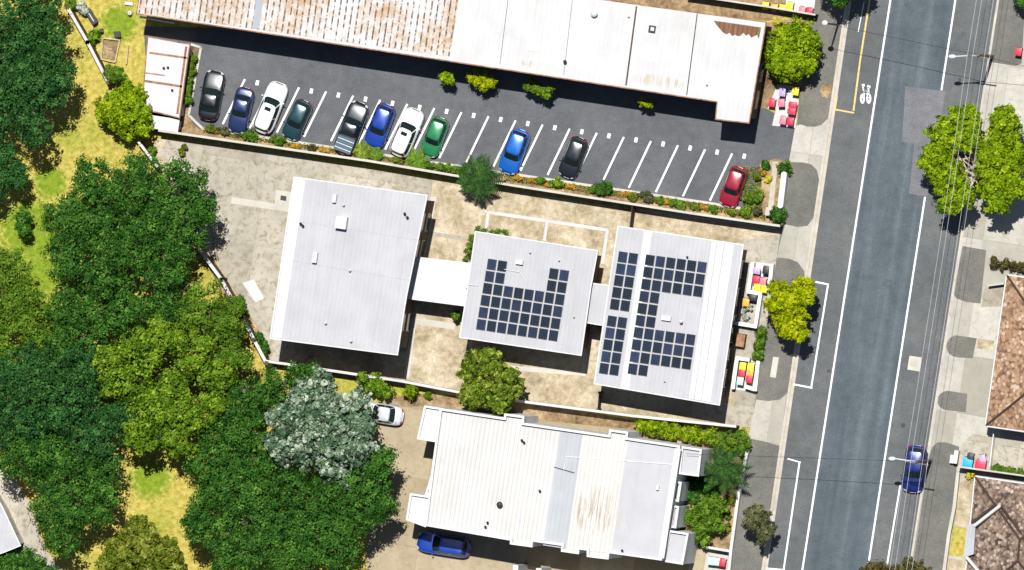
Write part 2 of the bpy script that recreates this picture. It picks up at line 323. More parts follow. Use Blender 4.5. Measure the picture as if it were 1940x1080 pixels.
# ------------------------------------------------------------------ mesh building
ORG = {}
class MB:
    def __init__(s): s.v = []; s.f = []; s.mi = []
    def add(s, verts, faces, mi=0):
        o = len(s.v); s.v += [tuple(v) for v in verts]; s.f += [tuple(i + o for i in f) for f in faces]; s.mi += [mi] * len(faces); return s
    def prism(s, poly, z0, z1, mi=0, top_mi=None):
        """poly: list of (x,y); z0/z1 floats or lists"""
        n = len(poly); A = sum(poly[i][0] * poly[(i + 1) % n][1] - poly[(i + 1) % n][0] * poly[i][1] for i in range(n))
        if A < 0: poly = poly[::-1]
        v = [(x, y, z0) for x, y in poly] + [(x, y, z1) for x, y in poly]
        s.add(v, [tuple(range(n))[::-1]] + [(i, (i + 1) % n, n + (i + 1) % n, n + i) for i in range(n)], mi)
        o = len(s.v) - 2 * n; s.f.append(tuple(o + n + i for i in range(n))); s.mi.append(mi if top_mi is None else top_mi); return s
    def box(s, c, size, rot=0.0, mi=0):
        cx, cy, cz = c; a, b, h = [k / 2 for k in size]; co, si = math.cos(rot), math.sin(rot)
        P = [(cx + x * co - y * si, cy + x * si + y * co) for x, y in ((-a, -b), (a, -b), (a, b), (-a, b))]
        return s.prism(P, cz - h, cz + h, mi)
    def tube(s, pts, radii, n=8, mi=0, cap=True):
        pts = [Vector(p) for p in pts]; R = radii if isinstance(radii, (list, tuple)) else [radii] * len(pts)
        rings = []; up = None
        for i, p in enumerate(pts):
            d = (pts[min(i + 1, len(pts) - 1)] - pts[max(i - 1, 0)]).normalized()
            if up is None or abs(d.dot(up)) > 0.98: up = Vector((0, 0, 1)) if abs(d.z) < 0.9 else Vector((1, 0, 0))
            a = d.cross(up).normalized(); b = a.cross(d).normalized()
            rings.append([p + (a * math.cos(2 * math.pi * k / n) + b * math.sin(2 * math.pi * k / n)) * R[i] for k in range(n)])
        v = [q for r in rings for q in r]; f = []
        for i in range(len(rings) - 1):
            for k in range(n):
                f.append((i * n + k, i * n + (k + 1) % n, (i + 1) * n + (k + 1) % n, (i + 1) * n + k))
        if cap: f += [tuple(range(n))[::-1], tuple((len(rings) - 1) * n + k for k in range(n))]
        return s.add(v, f, mi)
    def grid(s, P, mi=0, close=False):
        """P: rows of points"""
        r, c = len(P), len(P[0]); v = [q for row in P for q in row]; f = []
        for i in range(r - 1):
            for j in range(c if close else c - 1):
                f.append((i * c + j, i * c + (j + 1) % c, (i + 1) * c + (j + 1) % c, (i + 1) * c + j))
        return s.add(v, f, mi)
    def ball(s, c, r, mi=0, n=10, m=6):
        rx, ry, rz = r if isinstance(r, (tuple, list)) else (r, r, r)
        P = [[(c[0] + rx * math.sin(math.pi * i / m) * math.cos(2 * math.pi * j / n), c[1] + ry * math.sin(math.pi * i / m) * math.sin(2 * math.pi * j / n), c[2] + rz * math.cos(math.pi * i / m)) for j in range(n)] for i in range(m + 1)]
        return s.grid(P[::-1], mi, True)
    def build(s, name, mats, parent=None, smooth=False, bevel=0.0):
        me = bpy.data.meshes.new(name); org = ORG.get(parent, Vector((0, 0, 0))) if parent else Vector((0, 0, 0))
        me.from_pydata([(v[0] - org.x, v[1] - org.y, v[2] - org.z) for v in s.v], [], s.f)
        if not isinstance(mats, (list, tuple)): mats = [mats]
        for m in mats: me.materials.append(M[m] if isinstance(m, str) else m)
        if len(mats) > 1: me.polygons.foreach_set('material_index', s.mi)
        if smooth: me.polygons.foreach_set('use_smooth', [True] * len(me.polygons))
        me.update()
        o = bpy.data.objects.new(name, me); C.objects.link(o)
        if parent: o.parent = parent; ORG[o] = org
        if bevel:
            b = o.modifiers.new('bevel', 'BEVEL'); b.width = bevel; b.segments = 2; b.limit_method = 'ANGLE'
        return o
def tag(o, label=None, cat=None, group=None, kind=None):
    if label: o['label'] = label
    if cat: o['category'] = cat
    if group: o['group'] = group
    if kind: o['kind'] = kind
    return o
def thing(name, label, cat, loc, rotz=0.0, group=None, local=False):
    o = bpy.data.objects.new(name, None); C.objects.link(o); o.location = loc; o.rotation_euler = (0, 0, rotz); o.empty_display_size = 0.3
    tag(o, label, cat, group); ORG[o] = Vector((0, 0, 0)) if local else Vector(loc)
    return o
def dup(root, loc, rotz, label=None, group=None):
    def rec(o, p):
        c = o.copy(); C.objects.link(c)
        if p: c.parent = p
        for k in list(o.children): rec(k, c)
        return c
    r = rec(root, None); r.location = loc; r.rotation_euler = (0, 0, rotz); ORG[r] = Vector((0, 0, 0))
    if label: r['label'] = label
    if group: r['group'] = group
    return r
def PX(poly, z=0.0): return [W2(x, y, z) for x, y in poly]
def sheet(name, poly, z, mat, parent=None, kind='structure'):
    mb = MB(); P = PX(poly, 0.0)
    n = len(P); A = sum(P[i][0] * P[(i + 1) % n][1] - P[(i + 1) % n][0] * P[i][1] for i in range(n))
    if A < 0: P = P[::-1]
    mb.add([(x, y, z) for x, y in P], [tuple(range(n))])
    o = mb.build(name, mat, parent)
    if not parent: o['kind'] = kind
    return o
def slab(name, poly, z0, z1, mat, parent=None, kind='structure'):
    o = MB().prism(PX(poly), z0, z1).build(name, mat, parent)
    if not parent: o['kind'] = kind
    return o
def strip(a, b, w):
    """px line a->b as a polygon of width w metres (returned in px)"""
    dx, dy = b[0] - a[0], b[1] - a[1]; L = math.hypot(dx, dy); nx, ny = -dy / L * w * 10, dx / L * w * 10
    return [(a[0] + nx, a[1] + ny), (b[0] + nx, b[1] + ny), (b[0] - nx, b[1] - ny), (a[0] - nx, a[1] - ny)]
def polystrip(name, pts, w, z, mat, parent=None):
    mb = MB()
    L = []; R = []
    for i, p in enumerate(pts):
        a = pts[max(i - 1, 0)]; b = pts[min(i + 1, len(pts) - 1)]
        dx, dy = b[0] - a[0], b[1] - a[1]; l = math.hypot(dx, dy); nx, ny = -dy / l * w * 10, dx / l * w * 10
        L.append((*W2(p[0] + nx, p[1] + ny), z)); R.append((*W2(p[0] - nx, p[1] - ny), z))
    n = len(pts); mb.add(L + R, [(i, i + 1, n + i + 1, n + i) for i in range(n - 1)])
    o = mb.build(name, mat, parent)
    if not parent: o['kind'] = 'structure'
    return o
def arc(cx, cy, rx, ry, a0, a1, n=8):
    return [(cx + rx * math.cos(math.radians(a0 + (a1 - a0) * i / n)), cy + ry * math.sin(math.radians(a0 + (a1 - a0) * i / n))) for i in range(n + 1)]

# ------------------------------------------------------------------ ground, road, paths
MB().add([(-400, -400, 0), (400, -400, 0), (400, 400, 0), (-400, 400, 0)], [(0, 1, 2, 3)]).build('ground', 'ground')['kind'] = 'structure'
def xw(y): return 1606 - .148 * y
def xe(y): return 1890 - .155 * y
def xl(y): return 1687 - .1545 * y
def xr(y): return 1810 - .154 * y
Y0, Y1 = -400, 1500
road = sheet('road', [(xw(Y0), Y0), (xe(Y0), Y0), (xe(Y1), Y1), (xw(Y1), Y1)], 0.004, 'verge')
sheet('carriageway', [(xl(Y0) + 4, Y0), (xr(Y0), Y0), (xr(Y1), Y1), (xl(Y1) + 4, Y1)], 0.008, 'road', road)
sheet('road_patch', [(1715, 163), (1791, 173), (1776, 268), (1757, 372), (1722, 367), (1732, 272), (1709, 268)], 0.012, 'patch', road)
sheet('road_patch', [(1723, 674), (1746, 677), (1743, 704), (1719, 700)], 0.012, 'palekerb', road)
sheet('pit_lid', [(1726, 680), (1739, 682), (1737, 696), (1724, 694)], 0.016, 'concrete', road)
polystrip('lane_line', [(xl(Y0), Y0), (xl(Y1), Y1)], 0.17, 0.018, 'white_line', road)
polystrip('lane_line', [(xr(Y0), Y0), (xr(171), 171)], 0.17, 0.018, 'white_line', road)
polystrip('lane_line', [(xr(373), 373), (xr(Y1), Y1)], 0.17, 0.018, 'white_line', road)
polystrip('parking_line', [(1654, -40), (1630, 112), (1617, 210)], 0.17, 0.018, 'yellow_line', road)
polystrip('parking_line', [(1580, 207), (1618, 214)], 0.15, 0.022, 'yellow_line', road)
polystrip('parking_line', [(1586, 183), (1582, 206)], 0.14, 0.018, 'yellow_line', road)
polystrip('parking_line', [(1637, 4), (1626, 60)], 0.08, 0.018, 'white_line', road)
polystrip('parking_line', [(1569, 538), (1537, 734)], 0.16, 0.018, 'white_line', road)
polystrip('parking_line', [(1545, 534), (1570, 539)], 0.16, 0.022, 'white_line', road)
polystrip('parking_line', [(1503, 728), (1539, 735)], 0.16, 0.022, 'white_line', road)
polystrip('parking_line', [(1515, 874), (1484, 1084)], 0.16, 0.018, 'white_line', road)
polystrip('parking_line', [(1492, 869), (1517, 876)], 0.12, 0.022, 'white_line', road)
polystrip('parking_line', [(1452, 1077), (1487, 1080)], 0.16, 0.022, 'white_line', road)
polystrip('parking_line', [(1706, 917), (1674, 1110)], 0.15, 0.018, 'white_line', road)
for (x, y, r) in ((1711, 806, 4.5), (1818, 151, 3.5), (1526, 322, 3), (1570, 703, 3)):  # second disc is the street lamp's cast shadow painted dark; others are covers
    sheet('manhole_and_shadow_disc', [(x + r * math.cos(k * math.pi / 7), y + r * math.sin(k * math.pi / 7)) for k in range(14)], 0.024, 'dark', road)
# bicycle symbol
mb = MB()
for cx in (1634, 1646):
    ring_o = [(*W2(cx + 4.8 * math.cos(a), 187 + 9.5 * math.sin(a)), 0.016) for a in [k * math.pi / 10 for k in range(20)]]
    ring_i = [(*W2(cx + 1.1 * math.cos(a), 188 + 3.0 * math.sin(a)), 0.016) for a in [k * math.pi / 10 for k in range(20)]]
    mb.add(ring_o + ring_i, [(k, (k + 1) % 20, 20 + (k + 1) % 20, 20 + k) for k in range(20)])
def markstrip(mb, a, b, w, z):
    P = [(*W2(x, y), z) for x, y in strip(a, b, w)]; mb.add(P, [(0, 1, 2, 3)])
for a, b, w in (((1635, 184), (1640, 172), .14), ((1640, 172), (1646, 184), .14), ((1636, 175), (1646, 175), .12), ((1646, 184), (1645, 164), .14), ((1643, 163), (1649, 165), .22), ((1636, 172), (1635, 163), .12), ((1633, 162), (1638, 161), .24)):
    markstrip(mb, a, b, w, 0.020)
mb.build('bicycle_symbol', 'white_line', road)
# footpaths and kerbs
fw = slab('footpath', [(1545 - .15 * Y0, Y0), (xw(Y0) - 3, Y0), (xw(Y1) - 3, Y1), (1545 - .15 * Y1, Y1)], 0, 0.11, 'path_asphalt')
fe = slab('footpath', [(xe(Y0) + 3, Y0), (2200, Y0), (2200, Y1), (xe(Y1) + 3, Y1)], 0, 0.11, 'concrete')
slab('kerb', [(xw(Y0) - 3.5, Y0), (xw(Y0) + 1.5, Y0), (xw(Y1) + 1.5, Y1), (xw(Y1) - 3.5, Y1)], 0, 0.125, 'kerb', fw)
slab('kerb', [(xe(Y0) - 1.0, Y0), (xe(Y0) + 3.5, Y0), (xe(Y1) + 3.5, Y1), (xe(Y1) - 1.0, Y1)], 0, 0.125, 'kerb', fe)
polystrip('gutter', [(xw(Y0) + 4.5, Y0), (xw(Y1) + 4.5, Y1)], 0.3, 0.016, 'kerb', road)
polystrip('gutter', [(xe(Y0) - 4, Y0), (xe(Y1) - 4, Y1)], 0.3, 0.016, 'verge', road)
sheet('crossover', [(1507, 238), (1518, 236), (1530, 240), (1545, 240), (1556, 237), (1568, 225), (1569, 228), (1553, 345), (1548, 322), (1538, 312), (1524, 308), (1495, 307)], 0.116, 'concrete', fw)
sheet('crossover', [(1488, 425), (1510, 430), (1530, 428), (1542, 412), (1527, 530), (1523, 512), (1512, 497), (1495, 490), (1472, 488), (1478, 460)], 0.116, 'concrete', fw)
sheet('crossover', [(1433, 757), (1455, 760), (1478, 757), (1492, 745), (1489, 760), (1478, 845), (1455, 838), (1418, 830)], 0.116, 'concrete', fw)
sheet('path_slab', [(1465, 676), (1476, 677), (1470, 716), (1459, 714)], 0.116, 'palekerb', fw)
sheet('tree_pit', [(1567 + 13 * math.cos(a) * rnd.uniform(.8, 1.15), 172 + 15 * math.sin(a) * rnd.uniform(.8, 1.15)) for a in [k * math.pi / 8 for k in range(16)]], 0.118, 'soil', fw)
sheet('asphalt_verge', [(1893, -30), (1945, -30), (1936, 120), (1925, 125), (1905, 122), (1880, 118), (1872, 112)], 0.116, 'path_asphalt', fe)
sheet('asphalt_verge', [(1824, 466), (1869, 474), (1866, 500), (1858, 575), (1830, 572), (1812, 565), (1806, 556)], 0.116, 'path_asphalt', fe)
sheet('asphalt_verge', arc(1815, 656, 22, 21, 92, 262) + [(1851, 641), (1843, 679)], 0.116, 'path_asphalt', fe)
sheet('asphalt_verge', arc(1798, 759, 22, 19, 95, 262) + [(1833, 746), (1830, 781)], 0.116, 'path_asphalt', fe)
sheet('asphalt_verge', [(1760, 868), (1766, 848), (1776, 838), (1792, 838), (1817, 846), (1812, 895), (1790, 1090), (1720, 1090), (1730, 1045)], 0.116, 'path_asphalt', fe)
sheet('path_apron', [(1866, 546), (1903, 545), (1897, 580), (1859, 582)], 0.118, 'yardconc', fe)

# car park
park = sheet('car_park', [(272, 50), (900, 60), (1360, 150), (1450, 205), (1509, 236), (1497, 306), (1455, 304), (1428, 405), (620, 282), (375, 246), (285, 250)], 0.004, 'carpark')
for i in range(19):
    t0 = (464 + 51.28 * i, 150 + 7.83 * i); t1 = (422 + 51.28 * i, 235 + 8.05 * i)
    polystrip('bay_line', [t0, t1], 0.18, 0.010, 'bay_line', park)
for i in range(19):
    x, y = 487.5 + 51.25 * i, 157 + 7.72 * i
    a = rnd.uniform(-.15, .15)
    polystrip('bay_mark', [(x + 1 + a, y - 4.5), (x - 1.2, y + 4.5)], 0.3, 0.010, 'bay_line', park)
def kerbline(name, pts, w, h, mat, parent=None):
    mb = MB()
    for a, b in zip(pts[:-1], pts[1:]): mb.prism(PX(strip(a, b, w)), 0, h)
    o = mb.build(name, mat, parent)
    if not parent: o['kind'] = 'structure'
    return o
bed = sheet('garden_bed', [(378, 244), (1345, 384), (1425, 398), (1440, 310), (1470, 300), (1490, 306), (1478, 428), (300, 247), (345, 232), (350, 90), (378, 92), (360, 215), (365, 235)], 0.008, 'soil')
kerbline('kerb', [(372, 232), (384, 243), (1345, 385), (1404, 395)], 0.24, 0.13, 'palekerb', bed)
kerbline('kerb', [(362, 84), (381, 90), (358, 218), (372, 232)], 0.22, 0.12, 'palekerb', bed)
polystrip('garden_path', [(1469, 306), (1460, 395)], 0.5, 0.012, 'kerb', bed)

# school yard
yard = sheet('school_yard', [(300, 262), (1480, 438), (1540, 440), (1470, 490), (1400, 808), (1000, 768), (505, 690), (372, 470), (285, 285)], 0.004, 'yard')
sheet('concrete_yard', [(318, 262), (560, 296), (820, 340), (815, 385), (620, 520), (530, 690), (508, 684), (425, 520), (400, 460), (395, 400), (300, 290)], 0.008, 'yardconc', yard)
sheet('concrete_yard', [(1340, 480), (1410, 455), (1540, 432), (1480, 490), (1425, 812), (1360, 800), (1130, 762), (1140, 735), (1390, 770), (1405, 480)], 0.008, 'yardconc', yard)
polystrip('concrete_path', [(438, 379), (548, 396)], 0.62, 0.012, 'palekerb', yard)
sheet('concrete_path', [(523, 360), (560, 365), (556, 402), (519, 396)], 0.016, 'palekerb', yard)
sheet('drain_grate', [(532, 370), (543, 372), (542, 381), (531, 379)], 0.020, 'dark', yard)
sheet('concrete_path', [(459, 536), (481, 530), (501, 565), (484, 573)], 0.012, 'paving', yard)
polystrip('concrete_path', [(925, 402), (1152, 436)], 0.3, 0.012, 'paving', yard)
polystrip('concrete_path', [(925, 401), (921, 436)], 0.28, 0.016, 'paving', yard)
polystrip('concrete_path', [(1037, 419), (1031, 456)], 0.28, 0.016, 'paving', yard)
polystrip('concrete_path', [(1151, 436), (1141, 500)], 0.28, 0.016, 'paving', yard)
polystrip('concrete_path', [(822, 372), (800, 490)], 0.55, 0.012, 'palekerb', yard)
polystrip('concrete_path', [(800, 440), (880, 452)], 0.4, 0.016, 'yardconc', yard)
polystrip('concrete_path', [(780, 607), (862, 619)], 0.6, 0.012, 'palekerb', yard)
polystrip('concrete_path', [(784, 608), (770, 716)], 0.5, 0.016, 'palekerb', yard)
polystrip('concrete_path', [(874, 690), (1110, 708)], 0.45, 0.012, 'palekerb', yard)
polystrip('concrete_path', [(1112, 622), (1104, 708)], 0.35, 0.016, 'palekerb', yard)
polystrip('concrete_path', [(1206, 397), (1470, 432)], 0.25, 0.012, 'palekerb', yard)
sheet('dry_border', [(372, 470), (400, 485), (450, 560), (518, 668), (505, 690)], 0.012, 'soil', yard)

# southern property, other ground
south = sheet('driveway', [(728, 752), (870, 770), (1395, 822), (1405, 850), (1383, 1200), (690, 1200), (700, 900)], 0.004, 'drive')
sheet('dry_lawn', [(745, 752), (812, 745), (1000, 764), (1200, 796), (1210, 815), (960, 790), (800, 770), (760, 770)], 0.008, 'soil', south)
sheet('garden_bed', [(1150, 790), (1418, 820), (1385, 1042), (1280, 1030), (1330, 860), (1200, 825)], 0.011, 'soil', south)
sheet('paved_yard', [(1340, 1040), (1380, 1046), (1374, 1100), (1330, 1100)], 0.012, 'palekerb', south)
sheet('concrete_apron', [(-60, 880), (20, 895), (60, 960), (85, 1040), (150, 1120), (-60, 1120)], 0.004, 'yardconc')
north = sheet('back_yard', [(900, -60), (1540, -60), (1535, 20), (1455, 40), (1130, 5)], 0.004, 'soil')
sheet('paving', [(1490, -20), (1548, -20), (1543, 30), (1488, 24)], 0.008, 'paving', north)
sheet('corner_garden', [(1440, 45), (1542, 30), (1520, 180), (1506, 242), (1462, 236), (1470, 205), (1438, 205)], 0.008, 'soil')
sheet('bin_yard', [(1473, 160), (1516, 165), (1507, 242), (1463, 238), (1470, 208), (1455, 205)], 0.012, 'paving')
sheet('front_yard', [(1843, 822), (1945, 840), (1945, 895), (1812, 880), (1816, 848)], 0.116, 'yardconc', fe)
sheet('front_lawn', [(1815, 915), (1846, 905), (1838, 1000), (1806, 995)], 0.116, 'yard', fe)
sheet('front_lawn', [(1806, 997), (1838, 1002), (1832, 1056), (1798, 1052)], 0.116, 'ground', fe)
sheet('front_lawn', [(1797, 1058), (1832, 1062), (1830, 1120), (1790, 1120)], 0.116, 'yard', fe)
sheet('front_lawn', [(1853, 641), (1884, 646), (1882, 664), (1850, 660)], 0.116, 'yard', fe)

# ------------------------------------------------------------------ buildings
def inset(P, d):
    n = len(P); A = sum(P[i][0] * P[(i + 1) % n][1] - P[(i + 1) % n][0] * P[i][1] for i in range(n))
    if A < 0: P = P[::-1]
    out = []
    for i in range(n):
        p0, p1, p2 = Vector(P[i - 1]), Vector(P[i]), Vector(P[(i + 1) % n])
        e1 = (p1 - p0).normalized(); e2 = (p2 - p1).normalized()
        n1 = Vector((-e1.y, e1.x)); n2 = Vector((-e2.y, e2.x))
        b = (n1 + n2); k = 1 + n1.dot(n2)
        q = p1 + b * (d / max(k, 0.25)); out.append((q.x, q.y))
    return out
def add_windows(parent, P, edges, z0, z1, w=1.6, gap=1.0, mat='glass', frame='whitetrim'):
    n = len(P)
    for e in edges:
        a = Vector(P[e]); b = Vector(P[(e + 1) % n]); L = (b - a).length; d = (b - a) / L; nn = Vector((d.y, -d.x)); k = int((L - gap) / (w + gap))
        if k < 1: continue
        s0 = (L - k * w - (k - 1) * gap) / 2
        for i in range(k):
            c = a + d * (s0 + i * (w + gap) + w / 2); rot = math.atan2(d.y, d.x)
            q = c + nn * 0.0
            f = MB().box((q.x, q.y, (z0 + z1) / 2), (w + .12, .1, z1 - z0 + .12), rot).build('window', frame, parent)
            q = c + nn * 0.055
            MB().box((q.x, q.y, (z0 + z1) / 2), (w, .03, z1 - z0), rot).build('pane', mat, f)
def building(name, label, cat, poly, h, roofmat, wallmat, eave=0.45, thick=0.16, win=True, gutter='whitetrim', winz=None):
    P = PX(poly, h); c = W(sum(p[0] for p in poly) / len(poly), sum(p[1] for p in poly) / len(poly), h)
    t = thing(name, label, cat, (c.x, c.y, 0))
    I = inset(P, eave)
    MB().prism(I, 0, h - thick).build('wall', wallmat, t)
    r = MB().prism(P, h - thick, h).build('roof', roofmat, t)
    g = MB(); n = len(P)
    if gutter:
        O = inset(P, -0.11); Q = inset(P, -0.003)
        if len(O) == n:
            v = [(x, y, h - .2) for x, y in O] + [(x, y, h + .02) for x, y in O] + [(x, y, h - .2) for x, y in Q] + [(x, y, h + .02) for x, y in Q]
            f = []
            for i in range(n):
                j = (i + 1) % n
                f += [(i, j, n + j, n + i), (n + i, n + j, 3 * n + j, 3 * n + i), (2 * n + j, 2 * n + i, 3 * n + i, 3 * n + j), (2 * n + i, 2 * n + j, j, i)]
            g.add(v, f); g.build('gutter', gutter, t)
    if win:
        zz = winz or [(0.9, 2.3)] + ([(3.6, 5.2)] if h > 6.4 else [])
        for a, b in zz: add_windows(t, I, range(len(I)), a, b)
    return t, P, I
def rooftop(t, name, px, py, h, size, mat='whitetrim', rot=-GA, hh=0.3):
    p = W(px, py, h); mb = MB().box((p.x, p.y, h + hh / 2), (size[0], size[1], hh), rot)
    return mb.build(name, mat, t, bevel=0.02)
def flue(t, px, py, h, r=.12, hh=.7, mat='galv', name='flue'):
    p = W(px, py, h); mb = MB().tube([(p.x, p.y, h), (p.x, p.y, h + hh)], r, 10)
    mb.tube([(p.x, p.y, h + hh), (p.x, p.y, h + hh + .05), (p.x, p.y, h + hh + .16)], [r * 1.7, r * 1.7, r * .3], 10)
    return mb.build(name, mat, t)
def ribs(t, poly, h, pitch, mat, w=.07, hh=.05, name='roof_ribs'):
    """standing ribs along the fall, clipped to a convex quad in grid coordinates"""
    P = [Vector((*W2(x, y, h), 0)) for x, y in poly]; G = [(p.dot(GU), p.dot(GV)) for p in P]
    x0, x1 = min(g[0] for g in G), max(g[0] for g in G); mb = MB(); x = math.ceil(x0 / pitch) * pitch + pitch * 0.0
    n = len(G)
    while x < x1 - .05:
        ys = []
        for i in range(n):
            a, b = G[i], G[(i + 1) % n]
            if (a[0] - x) * (b[0] - x) < 0: ys.append(a[1] + (b[1] - a[1]) * (x - a[0]) / (b[0] - a[0]))
        if len(ys) >= 2:
            y0, y1 = min(ys) + .06, max(ys) - .06; c = GU * x + GV * ((y0 + y1) / 2)
            mb.box((c.x, c.y, h + hh / 2 + .001), (w, y1 - y0, hh), -GA)
        x += pitch
    return mb.build(name, mat, t)

# long northern building
HN = 6.1
npoly = [(260, 25), (1360, 192), (1357, 225), (1418, 232), (1450, 43), (1210, 10), (285, -122)]
tN, PN, IN = building('long_warehouse', 'long low building along the car park, rusty ribbed roof turning smooth and white', 'building', npoly, HN, 'smooth', 'brick', 0.35, gutter='rusttrim')
rr = MB().prism(PX([(262, 24), (852, 107), (876, -36), (285, -121)], HN), HN + .002, HN + .03).build('roof_sheeting', 'rust', tN)
ribs(tN, [(262, 24), (852, 107), (876, -36), (285, -121)], HN + .03, 0.58, 'rust')
MB().prism(PX([(478, 53), (491, 55), (512, -90), (499, -92)], HN), HN + .034, HN + .10).build('roof_sheet', 'skylight', tN)
for a, b, w in (((1206, 12), (1186, 162), .16), ((1321, 26), (1301, 180), .10), ((965, -20), (947, 122), .05), ((1085, -5), (1068, 142), .04)):
    P = [W2(x, y, HN) for x, y in strip(a, b, w)]; MB().prism(P, HN + .002, HN + .012).build('roof_seam', 'darkwood', tN)
zig = [(1352, 39), (1442, 52), (1438, 74)]
for k in range(12): zig.append((1434 - k * 5.2, 72 - k * .6 + (rnd.uniform(-7, 3))))
zig += [(1370, 62), (1358, 48)]
MB().prism(PX(zig, HN), HN + .002, HN + .012).build('rusted_sheet', 'rust_sheet', tN)
p = W(1127, 26, HN); mb = MB().tube([(p.x, p.y, HN), (p.x, p.y, HN + .35)], .22, 12); mb.ball((p.x, p.y, HN + .5), (.33, .33, .24)); mb.build('roof_ventilator', 'galv', tN)
rooftop(tN, 'roof_hatch', 1236, 55, HN, (.65, .65), 'dark', hh=.25)
p = W(1236, 55, HN + .25); MB().box((p.x, p.y, HN + .28), (.32, .32, .05), -GA).build('roof_skylight', 'whitetrim', tN)
flue(tN, 1072, 117, HN, .1, .5, 'dark'); flue(tN, 1192, 31, HN, .06, .3); flue(tN, 1340, 160, HN, .06, .3)
p = W(1012, 60, HN)
MB().tube([W(1013, 60, HN + .05), W(1004, 96, HN + .05), W(1020, 99, HN + .05)], .04, 6).build('roof_pipe', 'galv', tN)
MB().tube([W(265, 32, 4.9), W(330, 43, 4.9)], .1, 6).build('downpipe', 'whitetrim', tN)

# shed beside the car park
tS, PS, IS = building('carport_shed', 'small flat roofed shed with rust lined white sheets beside the car park', 'shed', [(281, 71), (358, 85), (339, 222), (270, 205)], 2.7, 'shed_roof', 'cream', 0.12, 0.1, win=False, gutter='rusttrim')
for a, b, w in (((283, 100), (355, 110), .2), ((274, 138), (312, 143), .12), ((272, 153), (345, 164), .22), ((353, 88), (336, 216), .22)):
    P = [W2(x, y, 2.7) for x, y in strip(a, b, w)]; MB().prism(P, 2.701, 2.708 if w < .2 else 2.712).build('rust_streak', 'rusttrim', tS)
for (x, y) in ((311, 129), (319, 128), (327, 171)): flue(tS, x, y, 2.7, .07, .2, 'dark')
tL, _, _ = building('lean_to', 'low white lean-to roof at the south end of the rust lined shed', 'shed', [(284, 220), (338, 228), (335, 248), (281, 240)], 2.1, 'white_roof', 'cream', 0.1, 0.08, win=False)

# school building 1 (west)
H1 = 7.6
t1, P1, I1 = building('school_building', 'two storey school building with wide plain pale grey roof, no solar panels', 'building', [(558, 337), (808, 371), (768, 565), (752, 671), (513, 640)], H1, 'grey_roof', 'brick', 0.55)
MB().prism(PX([(559, 338), (579, 341), (533, 642), (515, 639)], H1), H1 + .002, H1 + .06).build('roof_strip', 'white_roof', t1)
ribs(t1, [(581, 342), (806, 372), (752, 669), (535, 641)], H1, 0.42, 'grey_roof', .03, .012)
for a, b in (((571, 420), (792, 455)), ((548, 493), (775, 531))):
    MB().prism([W2(x, y, H1) for x, y in strip(a, b, .05)], H1 + .013, H1 + .02).build('roof_seam', 'bluegrey', t1)
rooftop(t1, 'roof_cooler', 649, 422, H1, (1.05, 1.15), 'whitetrim', hh=.9)
rooftop(t1, 'roof_vent_box', 598, 488, H1, (.45, 1.0), 'whitetrim', hh=.6)
rooftop(t1, 'roof_vent_box', 635, 376, H1, (.35, .8), 'whitetrim', hh=.5)
for x, y in ((652, 388), (571, 424), (575, 428), (773, 412), (768, 405), (664, 512), (618, 612), (666, 646)): flue(t1, x, y, H1, .08, .35, 'dark' if (x + y) % 2 else 'galv')
# covered way between building 1 and 2
t12, _, _ = building('covered_walkway', 'white flat covered walkway roof joining the plain grey roof and the middle solar roof', 'walkway', [(776, 487), (897, 501), (886, 579), (763, 563)], 4.4, 'white_roof', 'cream', 0.25, 0.14, win=False)
# building 2 with panels
H2 = 5.7
t2, P2, I2 = building('school_building', 'middle school building, smallest solar roof, panels set in an open U', 'building', [(902, 440), (1131, 476), (1118, 545), (1100, 672), (872, 638), (885, 560)], H2, 'grey_roof2', 'brick', 0.5)
ribs(t2, [(903, 441), (1130, 477), (1100, 670), (873, 637)], H2, 0.42, 'grey_roof2', .03, .012)
def panel(t, px, py, h, w=.86, d=1.0):
    p = W(px, py, h); mb = MB().box((p.x, p.y, h + .1), (w, d, .05), -GA, 1)
    mb.box((p.x, p.y, h + .127), (w - .07, d - .07, .006), -GA, 0)
    for sx in (-.3, .3):
        q = p + GU * sx; mb.box((q.x, q.y, h + .04), (.05, d * .9, .072), -GA, 1)
    mb.build('solar_panel', ['solar', 'solarframe'], t)
for r in range(6):
    for k in range(8):
        if r < 2 and 1 < k < 6: continue
        panel(t2, 932 - 4.0 * r + 19.55 * k, 501 + 22.8 * r + 2.95 * k, H2)
rooftop(t2, 'roof_vent_box', 985, 497, H2, (.7, .4), hh=.45)
MB().tube([W(955, 510, H2 + .1), W(985, 516, H2 + .1), W(1000, 538, H2 + .1)], .04, 6).build('roof_conduit', 'whitetrim', t2)
MB().tube([W(880, 538, H2 + .1), W(905, 541, H2 + .1)], .05, 6).build('roof_conduit', 'whitetrim', t2)
for x, y in ((1060, 493), (1005, 478), (1088, 600)): flue(t2, x, y, H2, .06, .3)
t23, _, _ = building('covered_walkway', 'short pale link roof between the two solar panelled roofs', 'walkway', [(1100, 535), (1168, 544), (1152, 617), (1087, 606)], 5.0, 'grey_roof2', 'cream', 0.2, 0.14, win=False)
